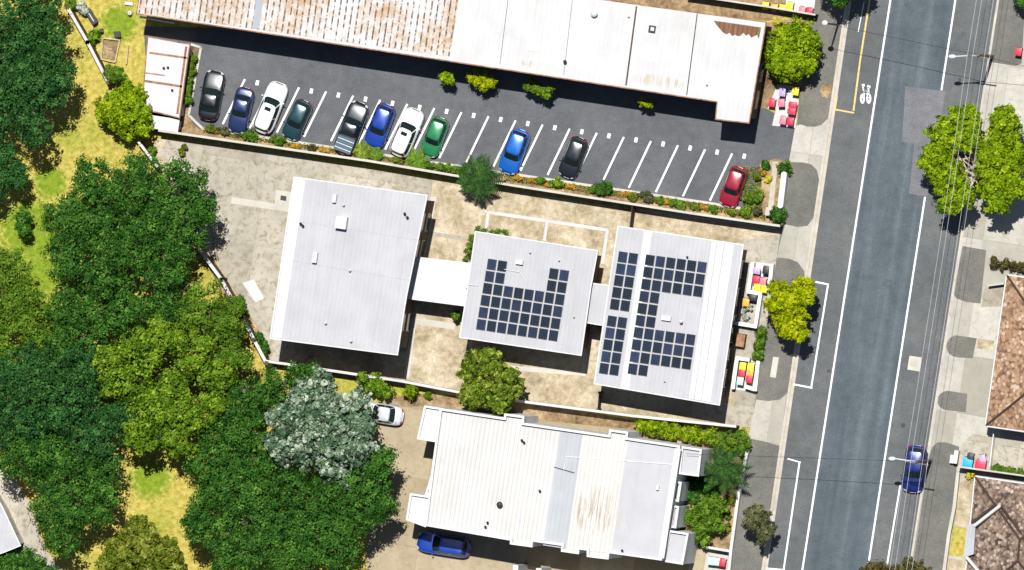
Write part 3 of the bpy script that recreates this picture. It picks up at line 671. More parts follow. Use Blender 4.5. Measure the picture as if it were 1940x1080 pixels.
# building 3
H3 = 5.8
t3, P3, I3 = building('school_building', 'eastern school building facing the street, large roof with solar panels and white strips', 'building', [(1172, 430), (1407, 465), (1362, 766), (1127, 726)], H3, 'grey_roof', 'brick', 0.5)
ribs(t3, [(1173, 432), (1405, 466), (1361, 764), (1128, 725)], H3, 0.42, 'grey_roof', .03, .012)
for q in ([(1221, 438), (1236, 440), (1192, 737), (1176, 734)], [(1349, 458), (1358, 459), (1314, 757), (1305, 755)], [(1360, 459), (1372, 461), (1328, 759), (1316, 757)], [(1374, 461), (1391, 464), (1346, 762), (1330, 759)]):
    MB().prism(PX(q, H3), H3 + .024, H3 + .07).build('roof_strip', 'white_roof', t3)
for r in range(10):
    for k in range(2):
        panel(t3, 1180 - 3.7 * r + 19.6 * k - (2 if r > 4 else 0), 487 + 22.4 * r + 2.6 * k + (9.5 if r > 4 else 0), H3)
rows = [6, 6, 6, 2, 2, 2, 6, 6, 6, 2]
for r, nk in enumerate(rows):
    for k in range(nk):
        panel(t3, 1231.5 - 3.6 * r + 19.7 * k, 493 + 22.9 * r + 2.6 * k, H3)
rooftop(t3, 'roof_vent_box', 1263, 603, H3, (.9, .45), hh=.4)
flue(t3, 1292, 609, H3, .1, .6); flue(t3, 1303, 487, H3, .06, .3, 'dark'); flue(t3, 1260, 722, H3, .05, .3)

# bottom building with parapets
HB = 7.4; HL = 5.6
c = W(1050, 910, HB)
tB = thing('apartment_building', 'large flat white parapeted building with ribbed, grey and rust streaked roof bands', 'building', (c.x, c.y, 0))
main = [(835, 773), (956, 791), (957, 783), (995, 788), (994, 801), (1154, 824), (1156, 813), (1192, 818), (1190, 829), (1290, 844), (1255, 1062), (1156, 1048), (1154, 1060), (1113, 1055), (1113, 1043), (1099, 1041), (1098, 1050), (1064, 1045), (1065, 1034), (1011, 1026), (1010, 1037), (967, 1031), (968, 1024), (806, 996), (822, 868)]
PM = PX(main, HB)
MB().prism(inset(PM, .06), 0, HB - .2).build('wall', 'whitewall', tB)
MB().prism(PM, HB - .2, HB).build('roof', 'white_ribbed', tB)
def parapet(t, P, z0, z1, w, mat='whitetrim', skip=()):
    I = inset(P, w); n = len(I); A = sum(P[i][0] * P[(i + 1) % n][1] - P[(i + 1) % n][0] * P[i][1] for i in range(n))
    O = P if A > 0 else P[::-1]
    v = [(x, y, z0) for x, y in O] + [(x, y, z1) for x, y in O] + [(x, y, z0) for x, y in I] + [(x, y, z1) for x, y in I]; f = []
    for i in range(n):
        j = (i + 1) % n
        f += [(i, j, n + j, n + i), (n + i, n + j, 3 * n + j, 3 * n + i), (2 * n + j, 2 * n + i, 3 * n + i, 3 * n + j), (2 * n + i, 2 * n + j, j, i)]
    return MB().add(v, f).build('parapet', mat, t)
parapet(tB, PM, HB + .002, HB + .42, .22)
def rband(poly, mat, z0=.003, z1=.03):
    MB().prism(PX(poly, HB), HB + z0, HB + z1).build('roof_band', mat, tB)
rband([(1062, 817), (1104, 823), (1073, 1040), (1029, 1033)], 'bluegrey')
rband([(1106, 824), (1188, 836), (1157, 1048), (1075, 1040)], 'stained_ribbed', .003, .05)
rband([(1190, 836), (1278, 849), (1247, 1056), (1159, 1044)], 'lavender')
MB().prism(PX([(1280, 849), (1291, 850), (1259, 1058), (1249, 1056)], HB), HB + .003, HB + .35).build('roof_upstand', 'whitetrim', tB)
ribs(tB, [(842, 781), (1060, 812), (1028, 1028), (813, 990)], HB, .42, 'white_ribbed', .05, .04)
ribs(tB, [(1107, 826), (1187, 838), (1157, 1040), (1077, 1036)], HB + .05, .42, 'stained_ribbed', .05, .035)
for poly, h in (([(805, 768), (838, 773), (828, 838), (791, 832)], HL), ([(778, 934), (822, 941), (808, 999), (770, 985)], HL), ([(820, 892), (832, 894), (824, 943), (806, 938)], HL - .3), ([(1292, 845), (1331, 851), (1325, 903), (1286, 898)], HL + .6), ([(1280, 911), (1293, 913), (1287, 951), (1275, 949)], HL), ([(1276, 957), (1288, 959), (1282, 1001), (1270, 999)], HL), ([(1268, 1004), (1306, 1010), (1295, 1070), (1257, 1064)], HL + .6)):
    P = PX(poly, h); MB().prism(inset(P, .05), 0, h - .15).build('bay_wall', 'whitewall', tB)
    MB().prism(P, h - .15, h).build('bay_roof', 'lavender' if poly[0][0] > 1200 else 'white_roof', tB)
    parapet(tB, P, h + .002, h + .35, .2)
IBm = inset(PM, .06); add_windows(tB, IBm, [0, 4, 8, 9], 4.2, 5.6, 1.2, 1.4)
p = W(948, 956, HB); mb = MB().tube([(p.x, p.y, HB), (p.x, p.y, HB + .3)], .2, 12); mb.ball((p.x, p.y, HB + .42), (.3, .3, .2)); mb.build('roof_ventilator', 'dark', tB)
for x, y in ((921, 998), (925, 990), (994, 838), (990, 834), (1180, 1043), (1024, 930)): flue(tB, x, y, HB, .07, .4, 'dark')
rooftop(tB, 'roof_vent_box', 1247, 924, HB, (.25, .45), hh=.4)
MB().tube([W(1068, 890, HB + .09), W(1072, 865, HB + .09), W(1275, 880, HB + .09)], .045, 6).build('roof_conduit', 'galv', tB)
MB().tube([W(1050, 885, HB + .09), W(1088, 896, HB + .09)], .04, 6).build('roof_conduit', 'dark', tB)
MB().tube([W(982, 1000, HB + .09), W(990, 915, HB + .09)], .03, 6).build('roof_conduit', 'galv', tB)
# parapet top edge of the next house south
hz = 5.0
tQ = thing('neighbour_building', 'white building edge at the bottom of the frame with two raised piers', 'building', W(1140, 1110))
MB().prism(PX([(965, 1083), (1290, 1128), (1250, 1330), (930, 1290)], hz), 0, hz).build('wall', 'whitewall', tQ)
parapet(tQ, PX([(965, 1083), (1290, 1128), (1250, 1330), (930, 1290)], hz), hz + .002, hz + .3, .25)
for x in (978, 1022): MB().prism(PX([(x - 5, 1070 + (x - 978) * .14), (x + 5, 1071 + (x - 978) * .14), (x + 4, 1092 + (x - 978) * .14), (x - 6, 1091 + (x - 978) * .14)], hz), 0, hz + .3).build('pier', 'whitetrim', tQ)

# bottom left grey roof
tG, _, _ = building('flat_building', 'corner of a flat grey roofed building at the lower left edge', 'building', [(-160, 930), (-18, 925), (4, 962), (37, 1033), (5, 1046), (-150, 1090)], 4.0, 'grey_roof', 'cream', 0.3)

# tiled houses
def hip(name, label, corners, zeave, pitch, mat, wallmat, eave=.5):
    P = [Vector(W2(x, y, zeave)) for x, y in corners]
    c = sum(P, Vector((0, 0))) / 4; t = thing(name, label, 'house', (c.x, c.y, 0))
    n01, n12 = (P[1] - P[0]).length, (P[2] - P[1]).length
    if n01 > n12: P = P[1:] + P[:1]; n01, n12 = n12, n01
    d = (P[2] - P[1]).normalized(); half = n01 / 2; zr = zeave + half * math.tan(math.radians(pitch))
    m0 = (P[0] + P[1]) / 2 + d * half; m1 = (P[2] + P[3]) / 2 - d * half
    v = [(*p, zeave) for p in P] + [(*m0, zr), (*m1, zr)]
    f = [(0, 1, 4), (1, 2, 5, 4), (2, 3, 5), (3, 0, 4, 5), (3, 2, 1, 0)]
    MB().add(v, f).build('roof', mat, t)
    I = inset([tuple(p) for p in P], eave); MB().prism(I, 0, zeave - .02).build('wall', wallmat, t)
    add_windows(t, I, range(4), .9, 2.1)
    for a, b in ((0, 4), (1, 4), (2, 5), (3, 5), (4, 5)):
        MB().tube([v[a], v[b]], .11, 6).build('ridge_cap', 'ridge', t)
    for a in range(4):
        b = (a + 1) % 4; q0, q1 = Vector(v[a]), Vector(v[b]); dd = (q1 - q0).normalized(); out = Vector((-(dd.y), dd.x, 0))
        if (q0 + out - Vector((c.x, c.y, zeave))).length < (q0 - out - Vector((c.x, c.y, zeave))).length: out = -out
        MB().tube([q0 + out * .07 + Vector((0, 0, -.03)), q1 + out * .07 + Vector((0, 0, -.03))], .08, 6).build('gutter', 'whitetrim', t)
    return t, v
th1, _ = hip('tiled_house', 'house with speckled terracotta tiled hip roof at the right edge, upper of two', [(1868, 806), (1908, 522), (2060, 545), (2020, 828)], 3.2, 24, 'tile_red', 'brick')
th2, v2 = hip('tiled_house', 'house with dark brown tiled roof and white barge strip at the lower right corner', [(1824, 1150), (1848, 904), (2050, 934), (2026, 1180)], 3.4, 24, 'tile_brown', 'brick')
# projecting wing of the second house
apex = W(1896, 957, 5.0)
wv = [W(1838, 1003, 3.9), W(1852, 1056, 3.9), W(1945, 1030, 5.0), apex, W(1905, 1085, 4.2)]
MB().tube([W(1846, 996, 4.3), W(1896, 957, 5.05)], .17, 6).build('barge_strip', 'whitetrim', th2)
MB().tube([W(1841, 991, 4.2), W(1887, 955, 4.95)], .13, 6).build('ridge_cap', 'ridge', th2)
MB().tube([W(1896, 957, 5.05), W(1948, 1030, 5.5)], .11, 6).build('ridge_cap', 'ridge', th2)
MB().prism(PX([(1833, 996), (1849, 990), (1845, 1050), (1826, 1056)], 4.0), 3.6, 4.2).build('porch_roof', 'bluegrey', th2)
MB().tube([W(1828, 1052, 4.0), W(1860, 1090, 4.4)], .16, 6).build('barge_strip', 'whitetrim', th2)

# ------------------------------------------------------------------ walls and fences
def wall(name, label, cat, pts, h, w, mat, cap=None, z0=0.0, group=None, posts=0):
    """top line given in photograph pixels"""
    c = W(sum(p[0] for p in pts) / len(pts), sum(p[1] for p in pts) / len(pts), h)
    t = thing(name, label, cat, (c.x, c.y, 0), group=group)
    mb = MB(); cp = MB(); L = []
    for k, (a, b) in enumerate(zip(pts[:-1], pts[1:])):
        P = [W2(x, y, h) for x, y in strip(a, b, w)]; mb.prism(P, z0, h)
        if cap: cp.prism([W2(x, y, h) for x, y in strip(a, b, w + .08)], h + .002 + .003 * k, h + .06 + .003 * k)
    mb.build('wall_panel', mat, t)
    if cap: cp.build('coping', cap, t)
    if posts:
        for a, b in zip(pts[:-1], pts[1:]):
            n = max(1, int(math.hypot(b[0] - a[0], b[1] - a[1]) / 20 / posts))
            for i in range(n + 1):
                p = W(a[0] + (b[0] - a[0]) * i / n, a[1] + (b[1] - a[1]) * i / n, h)
                MB().box((p.x, p.y, (h + .09) / 2), (w + .16, w + .16, h + .09), -GA).build('post', mat, t)
    return t
wall('boundary_wall', 'long straight pale capped wall between the car park garden bed and the school yard', 'wall', [(300, 247), (700, 305), (970, 351), (1310, 404), (1478, 428)], 2.2, .14, 'darkwood', 'palekerb')
wall('boundary_wall', 'pale capped wall along the southern edge of the school yard', 'wall', [(503, 684), (640, 704), (760, 722), (870, 743), (1000, 762), (1200, 788), (1395, 808)], 1.8, .16, 'darkwood', 'paving')
wall('timber_fence', 'diagonal white capped fence crossing the dry grass in the upper left corner', 'fence', [(128, 14), (166, 80), (205, 156)], 1.7, .2, 'darkwood', 'paving', posts=2.4)
wall('timber_fence', 'short white capped fence between the lime round tree and the big dark tree', 'fence', [(262, 268), (300, 318)], 1.7, .16, 'darkwood', 'paving')
wall('timber_fence', 'diagonal white fence along the western school yard beside the tree canopy', 'fence', [(370, 462), (420, 530), (458, 600), (505, 688)], 1.8, .22, 'darkwood', 'paving', posts=2.4)
wall('dividing_fence', 'short dark fence from the car park wall to the eastern solar building', 'fence', [(1198, 388), (1192, 436)], 1.9, .05, 'darkwood', posts=2.2)
wall('dividing_fence', 'tiny dark fence post line south of the eastern solar building', 'fence', [(1135, 744), (1132, 776)], 1.6, .05, 'darkwood', posts=1.5)
wall('street_wall', 'low pale wall between the palm garden and the street footpath', 'wall', [(1416, 852), (1400, 930), (1385, 1040), (1380, 1090)], 1.1, .2, 'whitewall', 'paving')
wall('street_wall', 'thin pale wall closing the garden north of the small bins', 'wall', [(1335, 1036), (1382, 1044)], 1.2, .16, 'whitewall', 'paving')
wall('front_fence', 'yellowish low wall along the front lawn of the brown tiled house', 'wall', [(1815, 895), (1808, 960), (1798, 1010), (1788, 1085)], .9, .22, 'cream', 'palekerb')
wall('garden_fence', 'dark fence north of the brown tiled house', 'fence', [(1815, 884), (1945, 902)], 1.8, .08, 'darkwood', 'palekerb')
wall('garden_fence', 'thin fence running north and south between two front yards on the right', 'fence', [(1882, 822), (1875, 884)], 1.4, .06, 'galv')
wall('timber_fence', 'dark fence behind the white end of the rusty building', 'fence', [(1300, -10), (1450, 12), (1545, 28)], 1.9, .08, 'darkwood', 'palekerb')
wall('porch_rail', 'pale low rail beside the terracotta tiled house', 'rail', [(1872, 541), (1902, 537)], .9, .1, 'darkwood', 'palekerb', z0=.11)

# white entrance wall
p = W(1482, 360, 1.3)
t = thing('entrance_wall', 'smooth white round-ended entrance wall between two clipped round shrubs', 'wall', (p.x, p.y, 0))
pl = arc(1485, 330, 5.5, 5, 180, 360) + arc(1478, 390, 5.5, 5, 0, 180)
MB().prism(PX(pl, 1.2), 0, 1.2).build('wall_panel', 'whitetrim', t, bevel=.05)
p = W(1456, 401, 1.0); t = thing('meter_box', 'small white square box beside the lower round shrub', 'box', (p.x, p.y, 0))
mb = MB().box((p.x, p.y, .45), (.55, .7, .9), -GA); mb.build('cabinet', 'whitetrim', t, bevel=.03); MB().box((p.x, p.y, .93), (.62, .77, .05), -GA).build('lid', 'palekerb', t)

# bin enclosures by the eastern school building
def enclosure(label, pts_list, h=1.0):
    a = pts_list[0][0]; p = W(a[0], a[1]); t = thing('bin_enclosure', label, 'enclosure', (p.x, p.y, 0))
    for k, pts in enumerate(pts_list):
        mb = MB()
        for a, b in zip(pts[:-1], pts[1:]): mb.prism([W2(x, y, h) for x, y in strip(a, b, .34)], 0, h + .004 * k)
        mb.build('low_wall', 'whitewall', t)
enclosure('white walled bin bay by the street beside the lime tree', [[(1426, 497), (1417, 556)], [(1462, 501), (1457, 550)], [(1415, 552), (1443, 557)], [(1440, 560), (1431, 618)], [(1392, 612), (1434, 619)]])
enclosure('white walled bin bay by the street south of the clipped hedge', [[(1396, 681), (1388, 737)], [(1436, 684), (1430, 741)], [(1394, 678), (1420, 682)], [(1411, 732), (1430, 738)]])
sheet('bin_floor', [(1424, 496), (1464, 500), (1457, 556), (1416, 552)], 0.016, 'paving', yard)
sheet('bin_floor', [(1415, 556), (1440, 560), (1432, 618), (1394, 612)], 0.016, 'yardconc', yard)
sheet('bin_floor', [(1396, 680), (1436, 684), (1430, 742), (1388, 738)], 0.020, 'paving', yard)
p = W(1402, 645, 1.0); t = thing('planter', 'brown topped rectangular planter between the two white bin bays', 'planter', (p.x, p.y, 0))
MB().box((p.x, p.y, .4), (.85, 1.25, .8), -GA).build('planter_box', 'darkwood', t); MB().box((p.x, p.y, .83), (.78, 1.15, .06), -GA).build('planter_soil', 'rusttrim', t)

# ------------------------------------------------------------------ wheelie bins
def bin_proto(col, name):
    lid = plain(name, col, .45, 0, .4, 0, .12)
    t = thing('wheelie_bin', '', 'bin', (0, 0, 0), local=True)
    mb = MB(); b0 = [(-.22, -.24), (.22, -.24), (.22, .24), (-.22, .24)]; b1 = [(-.28, -.33), (.28, -.33), (.28, .33), (-.28, .33)]
    v = [(x, y, .06) for x, y in b0] + [(x, y, .94) for x, y in b1]
    mb.add(v, [(3, 2, 1, 0), (0, 1, 5, 4), (1, 2, 6, 5), (2, 3, 7, 6), (3, 0, 4, 7), (4, 5, 6, 7)]); mb.build('bin_body', 'blackplastic', t, bevel=.02)
    mb = MB(); P = []
    for j in range(7):
        y = -.37 + .74 * j / 6; P.append([(x, y, .95 + .09 * (1 - (x / .34) ** 2 * .6) * (1 - (abs(y) / .4) ** 3 * .8)) for x in [-.31 + .62 * i / 6 for i in range(7)]])
    mb.grid(P); mb.prism([(-.31, -.37), (.31, -.37), (.31, .37), (-.31, .37)], .942, .965); l = mb.build('lid', lid, t)
    MB().tube([(-.24, .41, .96), (.24, .41, .96)], .025, 6).build('handle', 'blackplastic', t)
    for s in (-1, 1): MB().tube([(s * .21, .27, .1), (s * .28, .27, .1)], .1, 10).build('wheel', 'tyre', t)
    return t
BC = {'red': (.62, .03, .07), 'pink': (.75, .2, .26), 'yellow': (.88, .7, .03), 'orange': (.8, .4, .05), 'purple': (.45, .35, .6), 'mint': (.5, .72, .6), 'blue': (.03, .4, .8), 'black': (.03, .03, .035), 'cream': (.8, .75, .6), 'green': (.2, .3, .2)}
protos = {}
def wbin(col, px, py, deg, label, group, z=0.0):
    p = W(px, py, 1.0 + z); p.z = z; a = -GA + math.radians(deg)
    if col not in protos:
        t = bin_proto(BC[col], col + ' bin lid'); protos[col] = t; t.location = p; t.rotation_euler = (0, 0, a); t['label'] = label; t['group'] = group; return t
    return dup(protos[col], p, a, label, group)
g1 = 'bins on the white paving below the round street tree'
wbin('purple', 1482, 175, 0, 'lilac topped wheelie bin tucked under the round green street tree', g1, .012)
wbin('yellow', 1507, 173, 0, 'yellow lidded wheelie bin just below the round green street tree', g1, .012)
wbin('red', 1462, 195, 0, 'red lidded bin standing off the paving on the dry soil edge', g1, .012)
wbin('pink', 1480, 195, 10, 'pink red bin in the middle of the white paving', g1, .012)
wbin('red', 1502, 199, 90, 'upper of two touching red bins near the footpath edge', g1, .012)
wbin('red', 1500, 211, 90, 'lower of two touching red bins near the footpath edge', g1, .012)
wbin('pink', 1483, 228, 0, 'left one of the pair of pink bins on the bottom edge of the paving', g1, .012)
wbin('red', 1497, 230, 0, 'right red one of the pair of bins on the bottom edge of the paving', g1, .012)
g2 = 'bins at the top by the footpath'
wbin('yellow', 1450, 11, 0, 'pale yellow bin at the top, leftmost of the row behind the fence', g2)
wbin('orange', 1467, 15, 0, 'golden bin second in the row behind the fence at the top', g2)
wbin('yellow', 1482, 16, 0, 'yellow bin third in the row behind the fence at the top', g2)
wbin('yellow', 1496, 12, 0, 'bright yellow bin on the white paving at the top', g2)
wbin('pink', 1519, 20, 0, 'pink bin left of the red one on the white paving at the top', g2)
wbin('red', 1533, 22, 0, 'red bin nearest the footpath on the white paving at the top', g2)
g3 = 'bins in the white bay beside the lime tree'
wbin('purple', 1433, 513, 90, 'lilac bin at the top left of the bay beside the lime tree', g3, .016)
wbin('black', 1451, 512, 0, 'black lidded bin at the top right of the bay beside the lime tree', g3, .016)
wbin('red', 1432, 530, 0, 'red bin at the left of the bay beside the lime tree', g3, .016)
wbin('pink', 1445, 534, 0, 'pink bin at the right of the bay beside the lime tree', g3, .016)
wbin('yellow', 1434, 545, 0, 'left yellow bin at the bottom of the bay beside the lime tree', g3, .016)
wbin('yellow', 1447, 547, 0, 'right yellow bin half under the lime tree', g3, .016)
wbin('black', 1426, 564, 90, 'black bin just below the yellow pair', g3, .016)
wbin('orange', 1413, 573, 0, 'golden bin among the pale rubble pots', g3, .016)
g4 = 'bins in the white bay south of the hedge'
wbin('yellow', 1407, 694, 0, 'yellow bin at the top left of the southern bay', g4, .02)
wbin('yellow', 1422, 695, 0, 'yellow bin at the top right of the southern bay', g4, .02)
wbin('red', 1405, 707, 0, 'red bin in the left row of the southern bay, above the mint one', g4, .02)
wbin('mint', 1402, 722, 0, 'mint green bin in the southern bay', g4, .02)
wbin('orange', 1421, 706, 0, 'golden bin between a yellow and a red one in the southern bay', g4, .02)
wbin('red', 1419, 718, 0, 'red bin in the right row of the southern bay', g4, .02)
g5 = 'bins by the tiled houses'
def bigbin(col, px, py, label):
    p = W(px, py, 1.1); p.z = .12
    o = dup(protos[col] if col in protos else wbin(col, px, py, 0, label, g5, .12), p, -GA, label, g5); return o
t = wbin('blue', 1833, 876, 0, 'bright blue lidded bin in front of the brown tiled house', g5, .12); t.scale = (1.55, 1.25, 1)
t = wbin('red', 1857, 881, 0, 'wide red lidded bin beside the blue one in front of the brown tiled house', g5, .12); t.scale = (1.65, 1.25, 1)
wbin('black', 1838, 866, 0, 'black bin behind the bright blue one', g5, .12)
wbin('purple', 1861, 869, 20, 'dark lilac bin behind the wide red one', g5, .12)
wbin('red', 1929, 98, 0, 'lone red bin at the upper right edge', g5, .12)
g6 = 'small bins at the bottom garden corner'
wbin('mint', 1347, 1063, 0, 'left pale green bin in the small paved corner at the bottom', g6, .012)
wbin('mint', 1357, 1064, 0, 'right pale green bin in the small paved corner at the bottom', g6, .012)
wbin('red', 1368, 1066, 0, 'red bin in the small paved corner at the bottom', g6, .012)
# white cabinet beside the blue bin
p = W(1811, 866, .9); t = thing('street_cabinet', 'pair of narrow white boxes left of the bright blue bin', 'cabinet', (p.x, p.y, .11))
mb = MB().box((p.x, p.y, .6), (.4, 1.25, .95), -GA); mb.build('cabinet', 'whitetrim', t, bevel=.03)
q = p - GU * .4 - GV * .25; MB().box((q.x, q.y, .45), (.34, .8, .66), -GA).build('cabinet_step', 'whitetrim', t, bevel=.03)

# ------------------------------------------------------------------ cars
def sp(a, e):
    c, s = math.cos(a), math.sin(a); return math.copysign(abs(c) ** (2 / e), c), math.copysign(abs(s) ** (2 / e), s)
SEDAN = dict(tops=[(0, .72), (.02, .86), (.08, .95), (.2, .99), (.3, .97), (.62, .95), (.72, .93), (.86, .82), (.95, .72), (.985, .62), (1, .52)], yf0=.16, yf1=.02, yr0=-.36, yr1=-.22, H=1.44)
HATCH = dict(tops=[(0, .75), (.02, .92), (.08, .98), (.3, .97), (.6, .96), (.7, .95), (.85, .84), (.95, .73), (.985, .62), (1, .52)], yf0=.21, yf1=.05, yr0=-.46, yr1=-.38, H=1.5)
SUV = dict(tops=[(0, .8), (.02, 1.0), (.08, 1.08), (.3, 1.08), (.6, 1.06), (.7, 1.06), (.86, .98), (.95, .88), (.985, .74), (1, .6)], yf0=.20, yf1=.06, yr0=-.47, yr1=-.42, H=1.72)
UTE = dict(tops=[(0, .8), (.02, .98), (.06, 1.0), (.3, 1.0), (.42, 1.03), (.66, 1.03), (.74, 1.03), (.87, .97), (.95, .86), (.985, .74), (1, .6)], yf0=.19, yf1=.08, yr0=-.16, yr1=-.10, H=1.7)
def interp(tab, t):
    for (a, x), (b, y) in zip(tab[:-1], tab[1:]):
        if a <= t <= b: return x + (y - x) * (t - a) / (b - a)
    return tab[-1][1]
def car(label, col, kind, front, rear, wpx=40, metal=.35, sunroof=False, group=None, zg=0.004, cat='car', name='parked_car'):
    T = kind; pf, pr = W(front[0], front[1], .7), W(rear[0], rear[1], .7); c = (pf + pr) / 2; d = pf - pr; L = Vector((d.x, d.y)).length; Wd = wpx / 20
    t = thing(name, label, cat, (c.x, c.y, zg), math.atan2(d.y, d.x) - math.pi / 2, group, local=True)
    paint = carpaint(label[:40] + ' paint', col, metal)
    def body_pt(tt, a, off=0.0):
        hw = Wd / 2 * max(0.02, (1 - (abs(2 * tt - 1) * .985) ** 8)) ** .38 + off; zt = interp(T['tops'], tt); zb = .2 + .12 * max(0, abs(2 * tt - 1) - .85) / .15
        x, z = sp(a, 4.2); return Vector((x * hw, (tt - .5) * L + (off if tt > .9 else (-off if tt < .1 else 0)), (zt + zb) / 2 + z * ((zt - zb) / 2 + off)))
    ts = [0, .012, .03, .06, .1, .15, .22, .3, .4, .5, .6, .68, .74, .8, .86, .91, .945, .97, .988, 1]
    N = 28
    body = MB(); body.grid([[body_pt(tt, 2 * math.pi * k / N) for k in range(N)] for tt in ts], 0, True)
    body.f.append(tuple(range(N))); body.mi.append(0); body.f.append(tuple((len(ts) - 1) * N + k for k in range(N))[::-1]); body.mi.append(0)
    e = 5.0; z0 = interp(T['tops'], .5) - .08
    def cab(a, s, off=0.0):
        yf = (T['yf0'] + (T['yf1'] - T['yf0']) * s) * L; yr = (T['yr0'] + (T['yr1'] - T['yr0']) * s) * L
        hw = (.455 - .10 * s - .02 * s * s) * Wd; x, y = sp(a, e)
        return Vector((x * (hw + off), (yf + yr) / 2 + y * ((yf - yr) / 2 + off), z0 + (T['H'] - .05 - z0) * s + off * .5))
    NC = 40; rows = [[cab(2 * math.pi * k / NC, s) for k in range(NC)] for s in (0, .25, .5, .75, .93)]
    top = [cab(2 * math.pi * k / NC, 1.0) for k in range(NC)]; cc = sum(top, Vector()) / NC
    hx = max(p.x for p in top) - cc.x; hy = max(p.y for p in top) - cc.y
    for q in (.97, .88, .75, .6, .45, .3, .15, .02):
        eq = 2 + 3 * q * q; dz = .085 * (1 - q ** 2.2); ring = []
        for k in range(NC):
            x, y = sp(2 * math.pi * k / NC, eq); ring.append(Vector((cc.x + x * hx * q, cc.y + y * hy * q, cc.z + dz)))
        rows.append(ring)
    body.grid(rows, 0, True)
    bo = body.build('body', paint, t, smooth=True)
    def patch(nm, fn, A, B, mat, parent=t):
        mb = MB(); mb.grid([[fn(a, b) for a in A] for b in B]); o = mb.build(nm, mat, parent, smooth=True); return o
    ln = lambda a, b, n: [a + (b - a) * i / (n - 1) for i in range(n)]
    def fa(fr): return math.asin(math.copysign(abs(fr) ** (e / 2), fr))
    xs = [math.pi / 2 - fa(q) for q in ln(-.84, .84, 9)]
    patch('windscreen', lambda a, b: cab(a, b, .012), xs, ln(.1, .93, 5), 'carglass')
    patch('rear_window', lambda a, b: cab(-a, b, .012), xs, ln(.2, .92, 5), 'carglass')
    for sgn in (1, -1):
        for lo, hi in ((-.84, -.06), (.0, .82)):
            aa = [fa(q) for q in ln(lo, hi, 7)]
            if sgn < 0: aa = [math.pi - a for a in aa]
            patch('side_window', lambda a, b: cab(a, b, .01), aa, ln(.2, .9, 4), 'carglass')
    if sunroof:
        MB().box((0, (T['yf1'] - .09) * L, T['H'] + .035), (.62, .36, .012)).build('sunroof', 'carglass', t)
    for sgn in (1, -1):
        A = ln(math.radians(22), math.radians(62), 5); A = A if sgn > 0 else [math.pi - a for a in A]
        patch('headlight', lambda a, b: body_pt(b, a, .008), A, ln(.945, .985, 4), 'lamp')
        patch('tail_light', lambda a, b: body_pt(b, a, .008), A, ln(.012, .045, 4), 'tail')
        y = (T['yf0'] - .035) * L
        MB().ball((sgn * (Wd / 2 + .07), y, interp(T['tops'], .62) + .07), (.12, .07, .08)).build('mirror', paint, t, smooth=True)
        for yy in (.30, -.29):
            x = sgn * (Wd / 2 - .09)
            tr = MB().tube([(x - .1, yy * L, .33), (x - .09, yy * L, .33), (x + .09, yy * L, .33), (x + .1, yy * L, .33)], [.28, .33, .33, .28], 18).build('wheel', 'tyre', t)
            MB().tube([(x + sgn * .101, yy * L, .33), (x + sgn * .107, yy * L, .33)], [.22, .2], 14).build('rim', 'rim', tr)
    # shut lines of the bonnet and boot
    aa = [math.pi / 2 + q for q in ln(-.95, .95, 17)]
    for tt in (.5 + T['yf0'] + .012, .955): patch('shut_line', lambda a, b: body_pt(b, a, .006), aa, (tt - .0022, tt + .0022), 'blackplastic')
    if kind is SEDAN: patch('shut_line', lambda a, b: body_pt(b, a, .006), aa, (.5 + T['yr0'] - .014, .5 + T['yr0'] - .0095), 'blackplastic')
    MB().box((0, L / 2 + .012, .5), (.37, .015, .12)).build('number_plate', 'whitetrim', t); MB().box((0, -L / 2 - .012, .6), (.37, .015, .12)).build('number_plate', 'whitetrim', t)
    # dark lower grille and bumpers
    patch('grille', lambda a, b: body_pt(b, a, .006), [math.pi / 2 + a for a in ln(-.35, .35, 5)], ln(.975, .992, 3), 'blackplastic')
    if kind is UTE:
        MB().box((0, -.325 * L, 1.015), (Wd * .84, L * .28, .05)).build('tray_cover', plain('tray cover', (.06, .1, .14), .5), t, bevel=.02)
        for y in (-.24, -.33, -.41): MB().box((0, y * L, 1.048), (Wd * .8, .05, .012)).build('cover_rib', 'galv', t)
    return t
gc = 'cars parked in the car park'
car('black sedan in the leftmost bay beside the narrow hedge', (.008, .010, .012), SEDAN, (409, 134), (392, 228), 40, .3, group=gc)
car('navy blue sedan between the black sedan and a white wagon', (.02, .045, .16), SEDAN, (446, 252), (467, 166), 37, .5, group=gc)
car('white wagon with dark sunroof, left of the teal hatchback', (.86, .86, .85), SUV, (531, 157), (494, 251), 41, 0, True, group=gc)
car('dark teal hatchback beside an empty bay', (.012, .075, .085), HATCH, (546, 263), (579, 191), 37, .5, group=gc)
car('dark pickup with a blue grey covered tray', (.012, .02, .028), UTE, (684, 194), (647, 291), 41, .4, group=gc, cat='pickup')
car('royal blue hatchback between the pickup and a white wagon', (.005, .06, .42), HATCH, (704, 279), (735, 198), 39, .3, group=gc)
car('white wagon with dark sunroof, left of the green hatchback', (.86, .86, .85), SUV, (789, 207), (752, 295), 41, 0, True, group=gc)
car('bright green hatchback just right of the second white wagon', (.02, .26, .09), HATCH, (809, 296), (837, 223), 37, .3, group=gc)
car('sky blue hatchback standing alone near the dark palm', (.005, .15, .62), HATCH, (959, 328), (989, 246), 40, .3, group=gc)
car('black hatchback standing alone in the middle of the car park', (.010, .016, .02), HATCH, (1071, 336), (1101, 261), 38, .3, group=gc)
car('red hatchback in the last bay by the street garden', (.36, .005, .03), HATCH, (1376, 391), (1402, 317), 37, .2, group=gc)
car('silver car half hidden under the silvery tree', (.72, .75, .78), SEDAN, (676, 776), (764, 790), 38, .3)
car('blue car half in the shade south of the white building', (.008, .06, .42), HATCH, (790, 1024), (891, 1040), 40, .2)
